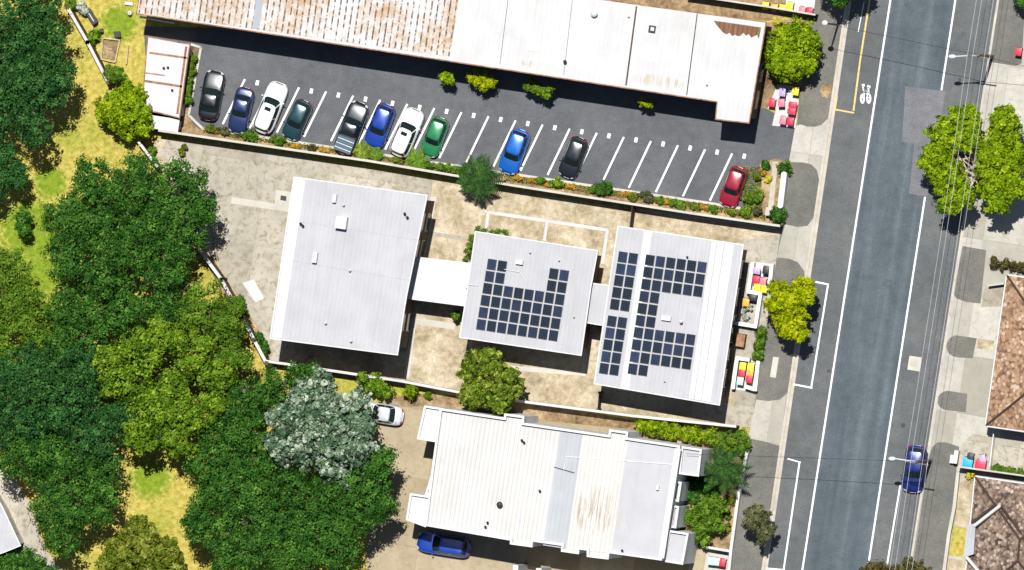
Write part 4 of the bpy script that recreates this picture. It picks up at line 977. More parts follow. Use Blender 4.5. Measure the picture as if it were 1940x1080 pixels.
car('dark blue car parked on the street beside a light pole', (.006, .025, .2), HATCH, (1727, 933), (1738, 844), 42, .4, zg=.012, name='street_car')

# ------------------------------------------------------------------ power poles, lamps, wires
def power_pole(label, base, top, lamp, arm, h=8.2):
    b = W(base[0], base[1]); t = thing('power_pole', label, 'power pole', (b.x, b.y, .1))
    MB().tube([(b.x, b.y, .05), (b.x, b.y, h * .5), (b.x, b.y, h + .4)], [.17, .145, .12], 12).build('pole', 'polewood', t)
    z = h; ax = GU
    arm_o = MB().box((b.x + .0, b.y - .14, z), (2.3, .1, .12), -GA).build('crossarm', 'polewood', t)
    for s in (-1.05, -.55, .55, 1.05):
        q = b + GU * s; MB().tube([(q.x, q.y - .14, z + .06), (q.x, q.y - .14, z + .1), (q.x, q.y - .14, z + .24)], [.05, .06, .035], 8).build('insulator', 'whitetrim', arm_o)
    lp = W(lamp[0], lamp[1], h - .2); st_ = Vector((b.x, b.y, h - .6))
    MB().tube([st_, st_.lerp(lp, .4) + Vector((0, 0, .25)), Vector((lp.x + .3, lp.y, lp.z))], .06, 8).build('lamp_arm', 'galv', t)
    MB().ball((lp.x, lp.y, lp.z), (.38, .2, .12)).build('lamp_head', 'whitetrim', t, smooth=True)
    return t, b
H = 8.2
pA, bA = power_pole('timber power pole with street lamp beside the upper right footpath', (1880, 107), (1856, 110), (1804, 107), None)
pB, bB = power_pole('timber power pole with street lamp behind the dark blue street car', (1763, 873), (1738, 873), (1690, 869), None)
b = W(1588, 47); t = thing('street_lamp', 'slim street lamp on the footpath above the round green tree', 'street lamp', (b.x, b.y, .1))
MB().tube([(b.x, b.y, .05), (b.x, b.y, 7.6)], [.1, .07], 10).build('pole', 'dark', t)
MB().tube([(b.x, b.y, 7.5), (b.x + .1, b.y + .05, 7.6)], .05, 6).build('lamp_arm', 'dark', t)
MB().ball((b.x, b.y + .05, 7.7), (.3, .26, .16)).build('lamp_head', 'whitetrim', t, smooth=True)
def wire(label, a, b, sag, r, mat='wire', group=None):
    P = [a.lerp(b, k / 16) - Vector((0, 0, sag * 4 * (k / 16) * (1 - k / 16))) for k in range(17)]
    m = (a + b) / 2; t = MB(); t.tube(P, r, 5, cap=False); o = t.build('power_line', mat); tag(o, label, 'power line', group)
    return o
dirn = (bB - bA)
offs = [-1.05, -.55, .55, 1.05]; nm = ['outer western', 'inner western', 'inner eastern', 'outer eastern']
for s, n in zip(offs, nm):
    off = GU * s + Vector((0, -.14, H + .26)); a = bA + off; b_ = bB + off
    wire(n + ' wire of the four between the two power poles', a, b_, .55, .015, group='wires along the street')
    wire(n + ' wire of the four running off the top from the upper pole', a, a - dirn * .5, .4, .015, group='wires along the street')
    wire(n + ' wire of the four running off the bottom from the lower pole', b_, b_ + dirn * .5, .4, .015, group='wires along the street')
wire('single dark service wire crossing the road to the slim street lamp', bA + Vector((0, 0, H - .2)), W(1588, 47) + Vector((0, 0, 7.5)), .3, .022, 'wire_black')
wire('single dark service wire crossing the road near the parked blue car', bB + Vector((0, 0, H - .2)), W(1300, 860, 6.9), .5, .02, 'wire_black')
wire('single dark service wire from the upper pole to the right edge', bA + Vector((0, 0, H - .2)), W(2040, 150, 4), .3, .02, 'wire_black')

# ------------------------------------------------------------------ vegetation
def leaf_mesh(P, Nn, size, rng, aspect=.62, fold=.18):
    n = len(P); Nn = Nn / (np.linalg.norm(Nn, axis=1, keepdims=True) + 1e-9)
    r = rng.normal(size=(n, 3)); T = np.cross(Nn, r); T /= (np.linalg.norm(T, axis=1, keepdims=True) + 1e-9); B = np.cross(Nn, T)
    s = size * rng.uniform(.65, 1.35, (n, 1)) if np.isscalar(size) else size[:, None] * rng.uniform(.7, 1.3, (n, 1))
    V = np.empty((n, 4, 3)); V[:, 0] = P - T * s * .5 - Nn * s * fold; V[:, 2] = P + T * s * .5 - Nn * s * fold; V[:, 1] = P + B * s * .5 * aspect; V[:, 3] = P - B * s * .5 * aspect
    return V.reshape(-1, 3)
def mesh_quads(name, V, mat, parent=None, tone=None):
    n = len(V) // 4; me = bpy.data.meshes.new(name); org = ORG.get(parent, Vector((0, 0, 0)))
    V = V - np.array(org)
    me.vertices.add(len(V)); me.vertices.foreach_set('co', V.astype(np.float32).ravel())
    me.loops.add(4 * n); me.loops.foreach_set('vertex_index', np.arange(4 * n, dtype=np.int32))
    me.polygons.add(n); me.polygons.foreach_set('loop_start', np.arange(0, 4 * n, 4, dtype=np.int32)); me.polygons.foreach_set('loop_total', np.full(n, 4, np.int32))
    at = me.attributes.new('tone', 'FLOAT', 'POINT')
    if tone is None: tone = np.random.default_rng(n).uniform(0, 1, n)
    at.data.foreach_set('value', np.repeat(tone, 4).astype(np.float32))
    me.update(calc_edges=True); me.materials.append(M[mat]); o = bpy.data.objects.new(name, me); C.objects.link(o)
    if parent: o.parent = parent; ORG[o] = org
    return o
def crown_points(Ls, rng, leaf, clump, dens=1.0, per=22):
    """clumps of leaves over the outside of a set of ellipsoid lobes, with darker fill deeper in"""
    Ls = np.array(Ls, float); out = []; tones = []
    for i, (x, y, z, rx, ry, rz) in enumerate(Ls):
        c = np.array((x, y, z)); r = np.array((rx, ry, rz)); area = 4 * math.pi * ((rx * ry + rx * rz + ry * rz) / 3) * .68
        nc = max(5, int(area * dens / (clump * clump * 1.9)))
        D = rng.normal(size=(nc, 3)); D /= np.linalg.norm(D, axis=1, keepdims=True); low = D[:, 2] < -.3; D[low, 2] *= -1
        rf = rng.uniform(.62, 1.12, (nc, 1)); Cc = c + D * r * rf
        keep = np.ones(nc, bool)
        for j, (a, b, d, qx, qy, qz) in enumerate(Ls):
            if j == i: continue
            keep &= (((Cc - (a, b, d)) / (qx, qy, qz)) ** 2).sum(1) > .52
        Cc = Cc[keep]; D = D[keep]; k = len(Cc)
        if k:
            sc = rng.uniform(.7, 1.25, (k, 1, 1)); off = rng.normal(size=(k, per, 3)) * clump * .36 * sc; off[:, :, 2] *= .7
            P = (Cc[:, None] + off).reshape(-1, 3)
            Nn = (D[:, None] * .5 + off / clump * 1.15 + rng.normal(size=(k, 1, 3)) * .35 + np.array((0, 0, .3)) + rng.normal(size=(k, per, 3)) * .3).reshape(-1, 3)
            out.append(leaf_mesh(P, Nn, leaf, rng)); tones.append(np.repeat(np.clip(rng.normal(.5, .23, k), 0, 1), per))
        ni = int(nc * 2.2); D = rng.normal(size=(ni, 3)); D /= np.linalg.norm(D, axis=1, keepdims=True); D[:, 2] = np.abs(D[:, 2]) * .9
        P = c + D * r * rng.uniform(.3, .68, (ni, 1)); out.append(leaf_mesh(P, D * .4 + np.array((0, 0, .7)) + rng.normal(size=(ni, 3)) * .4, leaf * 1.9, rng)); tones.append(rng.uniform(.2, .8, ni))
    return np.concatenate(out), np.concatenate(tones)
SEED = [100]
def tree(name, label, lobes, h, mat, leaf=.3, clump=.55, cat='tree', group=None, trunk='bark', lumps=1.0, base=.0, dens=1.0, sub=True, trunk_r=None, squash=.8, per=22):
    """lobes: (px, py, radius px) of the crown as seen; h: height in metres"""
    SEED[0] += 1; rng = np.random.default_rng(SEED[0]); Ls = []; cen = []
    for q in lobes:
        px, py, r = q[:3]; hh = q[3] if len(q) > 3 else h
        R = r / 20; rz = min(R * squash, hh * .46); zc = hh - rz; p = W(px, py, zc); cen.append((p, R))
        if sub:
            Ls.append((p.x, p.y, zc, R * .8, R * .8, rz * .85)); n = int(lumps * (6 + R * 2.4))
            for k in range(n):
                a = rng.uniform(0, 2 * math.pi); el = rng.uniform(-.1, 1.3); sr = R * rng.uniform(.24, .46); zj = rng.uniform(.8, 1.3)
                Ls.append((p.x + R * .7 * math.cos(a) * math.cos(el), p.y + R * .7 * math.sin(a) * math.cos(el), max(zc + rz * .7 * zj * math.sin(el), sr * .7), sr, sr, sr * .85))
        else: Ls.append((p.x, p.y, zc, R, R, rz))
    wsum = sum(R for _, R in cen); gx = sum(p.x * R for p, R in cen) / wsum; gy = sum(p.y * R for p, R in cen) / wsum
    t = thing(name, label, cat, (gx, gy, base), group=group)
    V_, tn_ = crown_points(Ls, rng, leaf, clump, dens, per); mesh_quads('crown' if cat == 'tree' else 'foliage', V_, mat, t, tn_)
    mb = MB(); tr = trunk_r or max(.05, min(.35, wsum * .05)); zt = min(p.z for p, _ in cen)
    mb.tube([(gx, gy, base - .05), (gx + .05, gy, zt * .45), (gx, gy + .05, max(.15, zt * .8))], [tr * 1.25, tr, tr * .8], 9)
    for p, R in cen:
        q = Vector((gx, gy, max(.1, zt * .7))); e_ = Vector((p.x, p.y, p.z + R * .15)); mid = q.lerp(e_, .5) + Vector((0, 0, .1 * R))
        mb.tube([q, mid, e_], [tr * .7, tr * .5, tr * .22], 7)
        for k in range(4 if cat == 'tree' else 2):
            a = k * 1.6 + rng.uniform(0, 1); f_ = mid + Vector((math.cos(a) * R * .6, math.sin(a) * R * .6, R * rng.uniform(.1, .5)))
            mb.tube([mid, mid.lerp(f_, .5) + Vector((0, 0, .05 * R)), f_], [tr * .45, tr * .3, tr * .1], 6)
    mb.build('trunk' if cat == 'tree' else 'stem', trunk, t, smooth=True)
    return t
gp = 'trees of the park on the left'
D_ = dict(leaf=.235, clump=.7, group=gp, per=36)
tree('broad_tree', 'big dark tree filling the upper left corner', [(20, 60, 85), (85, 90, 62), (60, 180, 72), (10, 190, 70), (105, 150, 45), (70, 245, 35), (-10, 120, 80), (60, 10, 60)], 9, 'leaf_deep', **D_)
tree('broad_tree', 'dark tree cut by the left edge below the upper left giant', [(5, 310, 50), (-20, 350, 45), (30, 340, 26)], 6, 'leaf_deep', **D_)
tree('small_tree', 'small dark tree standing in the bright green grass near the left edge', [(42, 418, 20), (50, 440, 14)], 3, 'leaf_dark', leaf=.24, clump=.4, group=gp)
tree('broad_tree', 'huge dark green tree overhanging the concrete school yard', [(190, 345, 55), (270, 350, 68), (345, 350, 55), (360, 420, 58), (300, 430, 72), (180, 430, 72), (120, 410, 48), (220, 500, 75), (320, 500, 62), (130, 490, 52), (385, 400, 32)], 8.5, 'leaf_dark', **D_)
tree('broad_tree', 'mid green tree by the diagonal fence of the school yard', [(395, 580, 52), (430, 620, 40), (360, 600, 40), (440, 585, 22), (415, 655, 40), (455, 680, 24)], 6.5, 'leaf_mid', **D_)
tree('broad_tree', 'dark tree in the middle of the park canopy, below the huge one', [(170, 590, 62), (240, 580, 56), (140, 660, 58), (310, 575, 50), (120, 580, 45)], 7.5, 'leaf_dark', **D_)
tree('broad_tree', 'mid green tree at the left edge beside the bright green grass', [(10, 510, 46), (20, 590, 62), (70, 610, 50), (-10, 660, 60), (50, 560, 42)], 7, 'leaf_mid', **D_)
tree('broad_tree', 'yellow green tree in the middle of the canopy', [(270, 680, 55), (225, 720, 45), (300, 640, 42), (205, 685, 36), (330, 650, 30), (330, 728, 34, 6.2), (245, 770, 30, 6)], 8.2, 'leaf_yell', leaf=.3, clump=.66, group=gp)
tree('broad_tree', 'smaller yellow green tree beside the dark gap by the fence', [(375, 680, 46), (410, 710, 40), (390, 650, 30)], 7.6, 'leaf_yell', leaf=.3, clump=.66, group=gp)
tree('broad_tree', 'lower yellow green tree left of the silver one', [(300, 770, 55), (350, 790, 52), (270, 820, 42), (340, 835, 38), (395, 770, 36)], 7.4, 'leaf_yell', leaf=.3, clump=.66, group=gp)
tree('broad_tree', 'big dark tree along the left edge in the lower half', [(60, 720, 72), (130, 760, 76), (40, 800, 68), (180, 830, 62), (20, 730, 60), (160, 690, 52), (225, 790, 34, 6.5)], 8.5, 'leaf_deep', **D_)
tree('broad_tree', 'dark tree above the beige path at the lower left', [(100, 880, 66), (190, 890, 58), (70, 860, 56), (150, 960, 62), (100, 970, 42), (190, 950, 45), (120, 1015, 42), (30, 870, 40)], 8, 'leaf_dark', **D_)
tree('silver_tree', 'silvery grey green tree with feathery pale leaves', [(590, 790, 72), (660, 790, 62), (560, 840, 55), (640, 860, 60), (680, 840, 42), (600, 740, 42), (535, 790, 32)], 8.8, 'leaf_silver', leaf=.4, clump=.55, dens=.75, group=gp, trunk='palebark')
tree('broad_tree', 'dark tree between the school wall and the silvery tree', [(510, 735, 40), (470, 770, 48), (560, 715, 26), (440, 740, 30), (590, 705, 14)], 6, 'leaf_dark', **D_)
tree('broad_tree', 'dark tree left of the silvery tree, below the yellow green ones', [(430, 840, 56), (480, 830, 46), (400, 890, 56), (470, 890, 46), (425, 785, 40, 6), (518, 880, 36)], 7.2, 'leaf_dark', **D_)
tree('broad_tree', 'broad mid green tree at the bottom centre beside the white building', [(560, 950, 80), (650, 940, 70), (480, 960, 72), (700, 910, 48), (420, 960, 62), (600, 1010, 66), (690, 970, 50), (500, 1030, 56), (400, 1010, 38), (730, 870, 26), (380, 960, 34), (660, 1000, 42), (440, 1055, 46), (560, 1065, 58), (645, 1048, 48), (365, 1000, 28), (725, 960, 30)], 8.2, 'leaf_dark', **D_)
tree('olive_tree', 'olive coloured feathery tree on the dry grass at the bottom left', [(260, 1040, 58), (230, 1070, 50), (300, 1070, 52), (265, 1010, 36), (320, 1040, 26)], 5.5, 'leaf_olive', leaf=.34, clump=.42, group=gp)
tree('round_tree', 'dense rounded dark tree in the very bottom left corner', [(42, 1078, 50), (80, 1085, 32), (5, 1080, 36)], 4, 'leaf_dark', leaf=.22, clump=.4, group=gp)
tree('round_tree', 'compact lime green round tree left of the rust lined shed', [(240, 208, 56), (250, 185, 32), (225, 220, 32), (258, 225, 32)], 4.6, 'leaf_bright', leaf=.3, clump=.42)
tree('small_tree', 'small dark green bush tree just above the lime round tree', [(213, 138, 18), (226, 143, 13)], 2.4, 'leaf_mid', leaf=.22, clump=.3)
tree('round_tree', 'round bright green street tree at the end of the rusty building', [(1500, 95, 54), (1485, 78, 34), (1520, 78, 34), (1515, 120, 34), (1482, 118, 34)], 4.6, 'leaf_bright', leaf=.3, clump=.42)
tree('street_tree', 'vivid yellow lime street tree beside the white bin bay', [(1490, 570, 36), (1480, 550, 24), (1523, 545, 24), (1500, 605, 34), (1470, 575, 22), (1515, 630, 18), (1495, 625, 22), (1524, 560, 20)], 5.6, 'leaf_lime', leaf=.32, clump=.4)
sp_t = tree('split_street_tree', 'large street tree split in two halves around the power lines', [(1785, 260, 38), (1830, 225, 34), (1775, 300, 34), (1800, 340, 36), (1805, 385, 28), (1830, 260, 30), (1830, 370, 20), (1900, 250, 40), (1885, 300, 36), (1925, 300, 34), (1890, 350, 40), (1920, 355, 32), (1895, 385, 26), (1870, 330, 24), (1905, 225, 26), (1850, 345, 13, 3.0), (1858, 268, 13, 3.2)], 6.5, 'leaf_bright', leaf=.3, clump=.42, trunk='palebark', trunk_r=.26)
mb = MB(); q0 = W(1850, 330, 1.5)
for (x, y, z) in ((1835, 285, 4.6), (1820, 300, 4.8), (1858, 270, 4.9), (1812, 330, 4.9), (1866, 300, 5), (1842, 255, 4.4)):
    e_ = W(x, y, z); m = q0.lerp(e_, .5) + Vector((rnd.uniform(-.3, .3), rnd.uniform(-.3, .3), .3)); mb.tube([q0, m, e_], [.13, .08, .04], 8)
    for k in range(1):
        f_ = e_ + Vector((rnd.uniform(-.9, .9), rnd.uniform(-.9, .9), .4)); mb.tube([e_, f_], [.06, .025], 6)
mb.build('branches', 'palebark', sp_t, smooth=True)
tree('small_tree', 'sparse grey olive tree on the footpath near the bottom', [(1435, 978, 26), (1450, 1000, 20), (1422, 995, 16), (1445, 1020, 12)], 4.2, 'leaf_grey', leaf=.26, clump=.34, dens=.7)
tree('broad_tree', 'olive green tree overhanging the wall between school and white building', [(925, 715, 50), (900, 700, 36), (955, 740, 38), (905, 745, 38), (930, 685, 24), (968, 720, 24), (945, 762, 24)], 5.6, 'leaf_khaki', leaf=.34, clump=.42)
tree('street_tree', 'brown olive tree at the bottom edge of the road', [(1655, 1095, 34), (1740, 1095, 38), (1700, 1100, 34)], 5, 'leaf_brown', leaf=.26, clump=.38)
tree('street_tree', 'dark tree crown cut by the top edge above the street lamp', [(1600, -25, 40), (1575, -30, 30), (1635, -30, 26)], 6, 'leaf_dark', leaf=.27, clump=.42)
tree('small_tree', 'dark tree corner at the very top right', [(1945, -5, 26), (1960, 10, 20)], 4, 'leaf_dark', leaf=.27, clump=.42)
tree('round_shrub', 'clipped round dark shrub at the top end of the white entrance wall', [(1487, 318, 14)], 1.3, 'leaf_dark', leaf=.16, clump=.22, cat='shrub', sub=False)
tree('round_shrub', 'clipped round dark shrub at the bottom end of the white entrance wall', [(1474, 405, 17)], 1.4, 'leaf_dark', leaf=.16, clump=.22, cat='shrub', sub=False)

def shrub(label, px, py, r, mat='leaf_mid', h=None, leaf=.2, group=None, name='shrub', sub=True, base=0.0, more=()):
    h = h or max(.4, r / 20 * 1.3)
    return tree(name, label, [(px, py, r)] + [tuple(m) for m in more], h, mat, leaf=leaf, clump=max(.16, min(.35, r / 55)), cat='shrub', group=group, lumps=.7, sub=sub, base=base)
gb = 'shrubs along the shaded wall of the rusty building'
shrub('small pale green shrub at the left of the shaded wall', 844, 143, 15, 'leaf_bright', 3.0, group=gb, more=[(852, 150, 9)])
shrub('rectangular bright green shrub in the shade line', 915, 150, 20, 'leaf_lime', 3.1, group=gb, more=[(902, 148, 16), (928, 154, 16)])
shrub('three lobed pale green shrub in the shade line', 1006, 160, 14, 'leaf_yell', 3.0, group=gb, more=[(1020, 170, 14), (1034, 178, 14), (1040, 170, 8)])
shrub('flat sliver of green shrub furthest right along the shaded wall', 1218, 195, 9, 'leaf_lime', 2.7, group=gb, more=[(1230, 198, 8)])
gw = 'plants in the narrow bed along the car park wall'
for (x, y, r, mt, lb, hh) in (
    (472, 257, 15, 'leaf_mid', 'low green shrub in front of the navy sedan', .9), (398, 243, 10, 'leaf_olive', 'thin tuft at the left end of the narrow bed', .6),
    (528, 266, 13, 'leaf_mid', 'low green shrub between a white wagon and the teal hatchback', .8), (424, 249, 11, 'leaf_grey', 'grey green tuft below the black sedan', .6),
    (590, 280, 9, 'leaf_brown', 'brown tuft in front of the empty bay', .5),
    (1145, 356, 22, 'leaf_dark', 'dark dome shaped shrub in the bed right of the lone black hatchback', 1.2), (1056, 347, 14, 'leaf_yell', 'yellow green shrub just left of the lone black hatchback', .8),
    (1022, 342, 9, 'leaf_mid', 'small green tuft between the sky blue and black hatchbacks', .6), (1128, 360, 10, 'leaf_mid', 'small shrub leaning on the dark dome shrub', .7),
    (1196, 373, 10, 'leaf_olive', 'olive tuft right of the dark dome shrub', .5), (1226, 372, 13, 'leaf_grey', 'ash grey shrub in the bed', .8), (1248, 380, 10, 'leaf_mid', 'small green shrub right of the ash grey one', .6),
    (1285, 385, 13, 'leaf_mid', 'green shrub in the bed below the second last bay', .8), (1318, 392, 9, 'leaf_olive', 'olive tuft in front of the last free bay', .5), (1350, 396, 9, 'leaf_mid', 'green tuft left of the red hatchback front', .5), (1385, 402, 9, 'leaf_olive', 'pale tuft below the red hatchback front', .5),
    (755, 304, 10, 'leaf_olive', 'olive tuft below the second white wagon', .6)):
    r *= .82; shrub(lb, x + rnd.uniform(-3, 3), y + rnd.uniform(-1.5, 1.5), r, mt, hh, .17, gw, more=[(x + r * rnd.uniform(.5, 1.0), y + r * rnd.uniform(-.1, .5), r * rnd.uniform(.4, .75), hh * .8), (x - r * rnd.uniform(.5, 1.1), y - r * rnd.uniform(-.1, .4), r * rnd.uniform(.35, .7), hh * .7)])
for (x, y, lb) in ((980, 337, 'orange flower clump right of the dark palm'), (1008, 341, 'orange flower clump between the sky blue and black hatchbacks'), (1040, 350, 'yellow orange clump left of the yellow green shrub'), (1080, 354, 'orange flower clump below the lone black hatchback'), (1186, 368, 'orange flower clump right of the dark dome shrub'), (1262, 382, 'orange flower clump right of the ash grey shrub'), (1335, 393, 'orange flower clump left of the red hatchback'), (613, 285, 'rusty orange clump left of the pickup'), (410, 247, 'rusty orange clump below the black sedan'), (560, 277, 'rusty orange clump below the teal hatchback')):
    shrub(lb, x, y, 5, 'flower', .42, .14, 'flower clumps along the car park wall', 'flower_clump', more=[(x + rnd.uniform(3, 9), y + rnd.uniform(-1, 3), rnd.uniform(2.5, 5), .35), (x - rnd.uniform(3, 8), y + rnd.uniform(-3, 2), rnd.uniform(2.5, 4), .3)])
# hedge pieces: a row of lobes
def hedge(label, a, b, r, h, mat, n, leaf=.2, group=None, base=0.0):
    L = [(a[0] + (b[0] - a[0]) * k / (n - 1), a[1] + (b[1] - a[1]) * k / (n - 1), r * rnd.uniform(.85, 1.1)) for k in range(n)]
    return tree('hedge', label, L, h, mat, leaf=leaf, clump=.28, cat='hedge', lumps=.35, base=base, group=group)
hedge('narrow dark hedge between the shed and the first parking bay', (364, 112), (354, 190), 9, 1.3, 'leaf_mid', 7)
hedge('low green hedge in the bed between the green car and the dark palm', (800, 312), (880, 322), 11, 1.0, 'leaf_mid', 6)
hedge('dense green hedge along the top of the southern white building', (1212, 806), (1345, 828), 19, 1.9, 'leaf_bright', 7)
hedge('thick green shrub block at the street corner above the palm', (1362, 835), (1402, 840), 24, 2.0, 'leaf_mid', 3)
hedge('clipped dark hedge strip between the two bin bays', (1444, 622), (1436, 672), 11, 1.2, 'leaf_mid', 5)
hedge('low dark hedge in front of the brown tiled house', (1886, 886), (1945, 897), 7, 1.0, 'leaf_mid', 6, base=.1)
hedge('strip of dark shrubs above the terracotta tiled house', (1885, 498), (1950, 510), 12, 1.2, 'leaf_brown', 5, base=.1)
hedge('creeper strip along the northern wall of the middle solar building', (905, 436), (958, 442), 6, 2.0, 'leaf_mid', 5, .16)
hedge('creeper strip along the western wall of the middle solar building', (893, 450), (884, 492), 6, 2.0, 'leaf_mid', 4, .16)
shrub('tall leafy shrub block in the garden below the palm', 1340, 960, 34, 'leaf_mid', 2.4, .24, more=[(1325, 985, 30), (1350, 990, 30), (1330, 1012, 24), (1358, 960, 22)])
shrub('dark shrub filling the corner between the white bays and the palm', 1325, 918, 22, 'leaf_dark', 1.8, .22, more=[(1345, 928, 18), (1316, 942, 18), (1352, 905, 16)])
shrub('yellowish weeds along the street wall below the palm', 1385, 950, 9, 'leaf_olive', .6, .16, more=[(1380, 975, 9), (1378, 1000, 8)])
shrub('yellow green shrub in the angle of wall and silvery tree', 706, 728, 24, 'leaf_yell', 2.2, .24, more=[(725, 742, 18), (688, 718, 15)])
shrub('small lime shrub between the wall and the driveway', 778, 741, 17, 'leaf_bright', 1.9, .2)
shrub('tiny spiky tuft right of the small lime shrub', 810, 749, 8, 'leaf_mid', .7, .16)
shrub('dark bush leaning on the western school fence', 452, 574, 15, 'leaf_dark', 1.6, .2, more=[(460, 590, 9)])
shrub('dark bush at the southern end of the western school fence', 488, 642, 13, 'leaf_dark', 1.5, .2, more=[(498, 658, 12), (502, 670, 8)])
shrub('olive shrub beside the white diagonal fence', 178, 68, 16, 'leaf_yell', 1.4, .2)
shrub('pale whitish shrub at the upper end of the diagonal fence', 153, 12, 11, 'leaf_white', 1.3, .2, more=[(160, 22, 7)])
shrub('bright shrub at the foot of the upper left tree', 134, 5, 13, 'leaf_yell', 1.6, .2)
shrub('small tree sapling by the covered walkway', 863, 597, 9, 'leaf_yell', 2.0, .18)
shrub('sparse dry bush on the concrete near the short white fence', 345, 288, 8, 'leaf_olive', .8, .18, more=[(350, 278, 5)])
shrub('green tuft below the short white fence', 288, 285, 10, 'leaf_yell', 1.0, .18)
for x, y, r, mt, lb in ((1450, 312, 9, 'leaf_dark', 'dark shrub at the top of the street corner garden'), (1436, 335, 9, 'leaf_olive', 'pale shrub in the upper street corner garden'), (1418, 375, 13, 'leaf_mid', 'green shrub beside the red hatchback'), (1438, 372, 13, 'leaf_mid', 'dark green shrub in the middle of the street corner garden'), (1414, 402, 13, 'leaf_yell', 'yellow green shrub at the bottom of the street corner garden'), (1436, 400, 9, 'leaf_grey', 'grey tuft beside the white meter box')):
    shrub(lb, x, y, r, mt, .9, .17, 'shrubs in the street corner garden')
shrub('orange flower clump at the top of the street corner garden', 1446, 328, 7, 'flower', .5, .14, 'shrubs in the street corner garden', 'flower_clump')
shrub('yellow flower clump in the street corner garden', 1455, 340, 7, 'flower_y', .5, .14, 'shrubs in the street corner garden', 'flower_clump')
shrub('yellow leaved shrub at the north corner of the brown tiled house', 1838, 900, 9, 'flower_y', .7, .15, base=.1)
shrub('yellow shrub by the fence below the top bins', 1472, 40, 9, 'flower_y', .9, .15)
for x, y, lb in ((1405, 590, 'pale leafy pot plant, upper left in the rubble bay'), (1420, 582, 'pale leafy pot plant, upper right in the rubble bay'), (1412, 600, 'pale leafy pot plant, lower in the rubble bay')):
    shrub(lb, x, y, 7, 'leaf_white', .7, .15, 'pale plants in the rubble bay', 'pot_plant')

def groundcover(name, pts, n, mat, size, seed, z=.12, parent=None):
    rng = np.random.default_rng(seed); P = []
    for (a, b, w, k) in pts:
        t = rng.uniform(0, 1, k); off = rng.uniform(-w, w, k); dx, dy = b[0] - a[0], b[1] - a[1]; L = math.hypot(dx, dy)
        cl = .5 + .5 * np.sin(t * L * .09 + seed) * np.sin(t * L * .041 + 2 * seed); ok = rng.uniform(0, 1, k) < cl
        for tt, oo in zip(t[ok], off[ok]):
            P.append(W(a[0] + dx * tt - dy / L * oo, a[1] + dy * tt + dx / L * oo, z * rng.uniform(.3, 1.6)))
    P = np.array([tuple(p) for p in P]); V = leaf_mesh(P, rng.normal(size=P.shape) * .5 + np.array((0, 0, .7)), size, rng)
    o = mesh_quads(name, V, mat); tag(o, None, None, None, 'stuff'); return o
runs = [((385, 246), (690, 293), 5, 900), ((690, 293), (970, 338), 5, 700), ((970, 338), (1345, 392), 6, 1100), ((1345, 394), (1450, 412), 5, 250), ((1425, 315), (1425, 400), 18, 700)]
for nm_, mt_, sd_, sz_ in (('green_groundcover', 'leaf_mid', 3, .17), ('olive_groundcover', 'leaf_olive', 8, .16), ('orange_groundcover', 'flower', 5, .12), ('brown_groundcover', 'leaf_brown', 11, .16)):
    tag(groundcover(nm_, runs, 0, mt_, sz_, sd_), 'low mixed ' + nm_.split('_')[0] + ' planting covering the soil of the narrow beds', 'ground cover')
def frond_plant(name, label, px, py, h, n, length, mat, cat='palm', w=.32, trunk_r=.14, droop=.5, rise=.5, group=None, base=0.0):
    SEED[0] += 1; rng = np.random.default_rng(SEED[0]); p = W(px, py, h); t = thing(name, label, cat, (p.x, p.y, base), group=group)
    V = []
    for k in range(n):
        a = 2.4 * k + rng.uniform(-.2, .2); L = length * rng.uniform(.75, 1.1); el = rise * rng.uniform(.2, 1.6); d = np.array((math.cos(a), math.sin(a), 0)); side = np.array((-math.sin(a), math.cos(a), 0))
        m = 15
        for i in range(m):
            s = (i + .5) / m; c = np.array((p.x, p.y, h)) + d * L * s * math.cos(el * .6) + np.array((0, 0, L * (el * .6 * s - droop * s * s)))
            ww = w * math.sin(math.pi * (.12 + .86 * s)) * 1.5
            for sg in (-1, 1):
                tip = c + side * sg * ww + d * ww * .7 + np.array((0, 0, -.12 * ww)); b = d * L / m * .42
                V += [c - b, c + b, tip + b * .3, tip - b * .3]
    V = np.array(V); V = V.reshape(-1, 3); mesh_quads('fronds', V, mat, t)
    MB().tube([(p.x, p.y, base), (p.x + .04, p.y, (h + base) * .5), (p.x, p.y, h)], [trunk_r * 1.3, trunk_r, trunk_r * .9], 9).build('trunk', 'bark', t, smooth=True)
    return t
frond_plant('palm_tree', 'dark spiky palm overhanging the car park wall', 904, 336, 3.4, 30, 2.45, 'leaf_palm', w=.3, droop=.75, rise=.7)
frond_plant('palm_tree', 'green palm with long fronds in the street garden of the white building', 1372, 888, 3.6, 22, 2.8, 'leaf_palm', w=.3, droop=.6, rise=.7)
frond_plant('fern_shrub', 'feathery green plant between the pickup and the royal blue hatchback', 688, 287, .9, 18, 1.2, 'leaf_khaki', 'plant', .2, .06, .7, .8)
frond_plant('fern_shrub', 'feathery green plant below the royal blue hatchback', 712, 292, .8, 14, .9, 'leaf_mid', 'plant', .18, .06, .7, .8)
frond_plant('fern_shrub', 'feathery green plant overhanging the wall below the green hatchback', 790, 303, 1.4, 18, 1.45, 'leaf_mid', 'plant', .2, .06, .7, .8)

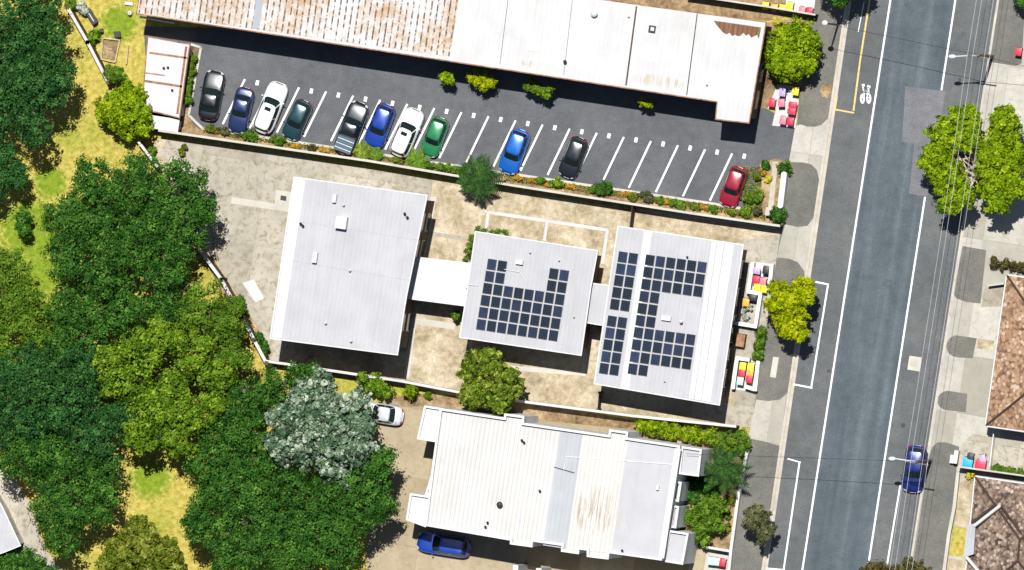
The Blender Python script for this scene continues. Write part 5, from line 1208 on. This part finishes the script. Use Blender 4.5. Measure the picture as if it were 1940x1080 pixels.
# ------------------------------------------------------------------ small things on the upper left lawn
def boxthing(name, label, cat, poly, h, mat, lidmat):
    P = PX(poly, h); c = W(sum(p[0] for p in poly) / 4, sum(p[1] for p in poly) / 4, h); t = thing(name, label, cat, (c.x, c.y, 0))
    MB().prism(inset(P, .06), 0, h - .06).build('box_body', mat, t); MB().prism(P, h - .055, h).build('lid', lidmat, t, bevel=.02)
    return t, P
t, P = boxthing('storage_box', 'long dark storage box lying askew on the dry grass', 'box', [(168, 14), (185, 42), (176, 48), (160, 22)], .9, 'dark', 'dark')
c = W(172, 31, .9); MB().box((c.x, c.y, .905), (1.1, .06, .014), math.radians(-58) ).build('hinge_rail', 'galv', t)
boxthing('crate', 'small dark square crate on the dry grass near the timber frame', 'crate', [(215, 60), (227, 59), (229, 70), (217, 72)], .6, 'dark', 'dark')
boxthing('crate', 'small dark tilted crate right of the olive shrub', 'crate', [(186, 56), (195, 53), (196, 61), (190, 63)], .5, 'dark', 'darkwood')
p = W(209, 97); t = thing('garden_planter', 'pale timber garden bed frame on the dry lawn', 'garden bed', (p.x, p.y, 0))
for a, b in (((196, 72), (228, 76)), ((228, 76), (219, 118)), ((196, 72), (193, 112)), ((193, 112), (219, 118)), ((205, 92), (214, 94)), ((244, 86), (240, 122))):
    MB().prism(PX(strip(a, b, .14), .0), 0, .32 + .004 * rnd.random()).build('board', 'timber', t)
MB().prism(PX([(198, 76), (225, 79), (217, 114), (196, 109)]), .01, .12).build('bed_soil', 'soil', t)
p = W(245, 7); t = thing('plank', 'white plank lying by the end of the rusty roof', 'plank', (p.x, p.y, 0)); MB().box((p.x, p.y, .15), (.8, .3, .3), -GA).build('board', 'whitetrim', t, bevel=.03)
p = W(248, 25); t = thing('water_drum', 'small white drum on the lawn by the end of the rusty roof', 'drum', (p.x, p.y, 0))
MB().tube([(p.x, p.y, 0), (p.x, p.y, .6), (p.x, p.y, .66)], [.2, .2, .15], 14).build('drum', 'whitetrim', t); MB().tube([(p.x, p.y, .661), (p.x, p.y, .7)], .06, 8).build('cap', 'dark', t)
print('objects', len(bpy.data.objects), 'faces', sum(len(m.polygons) for m in bpy.data.meshes))
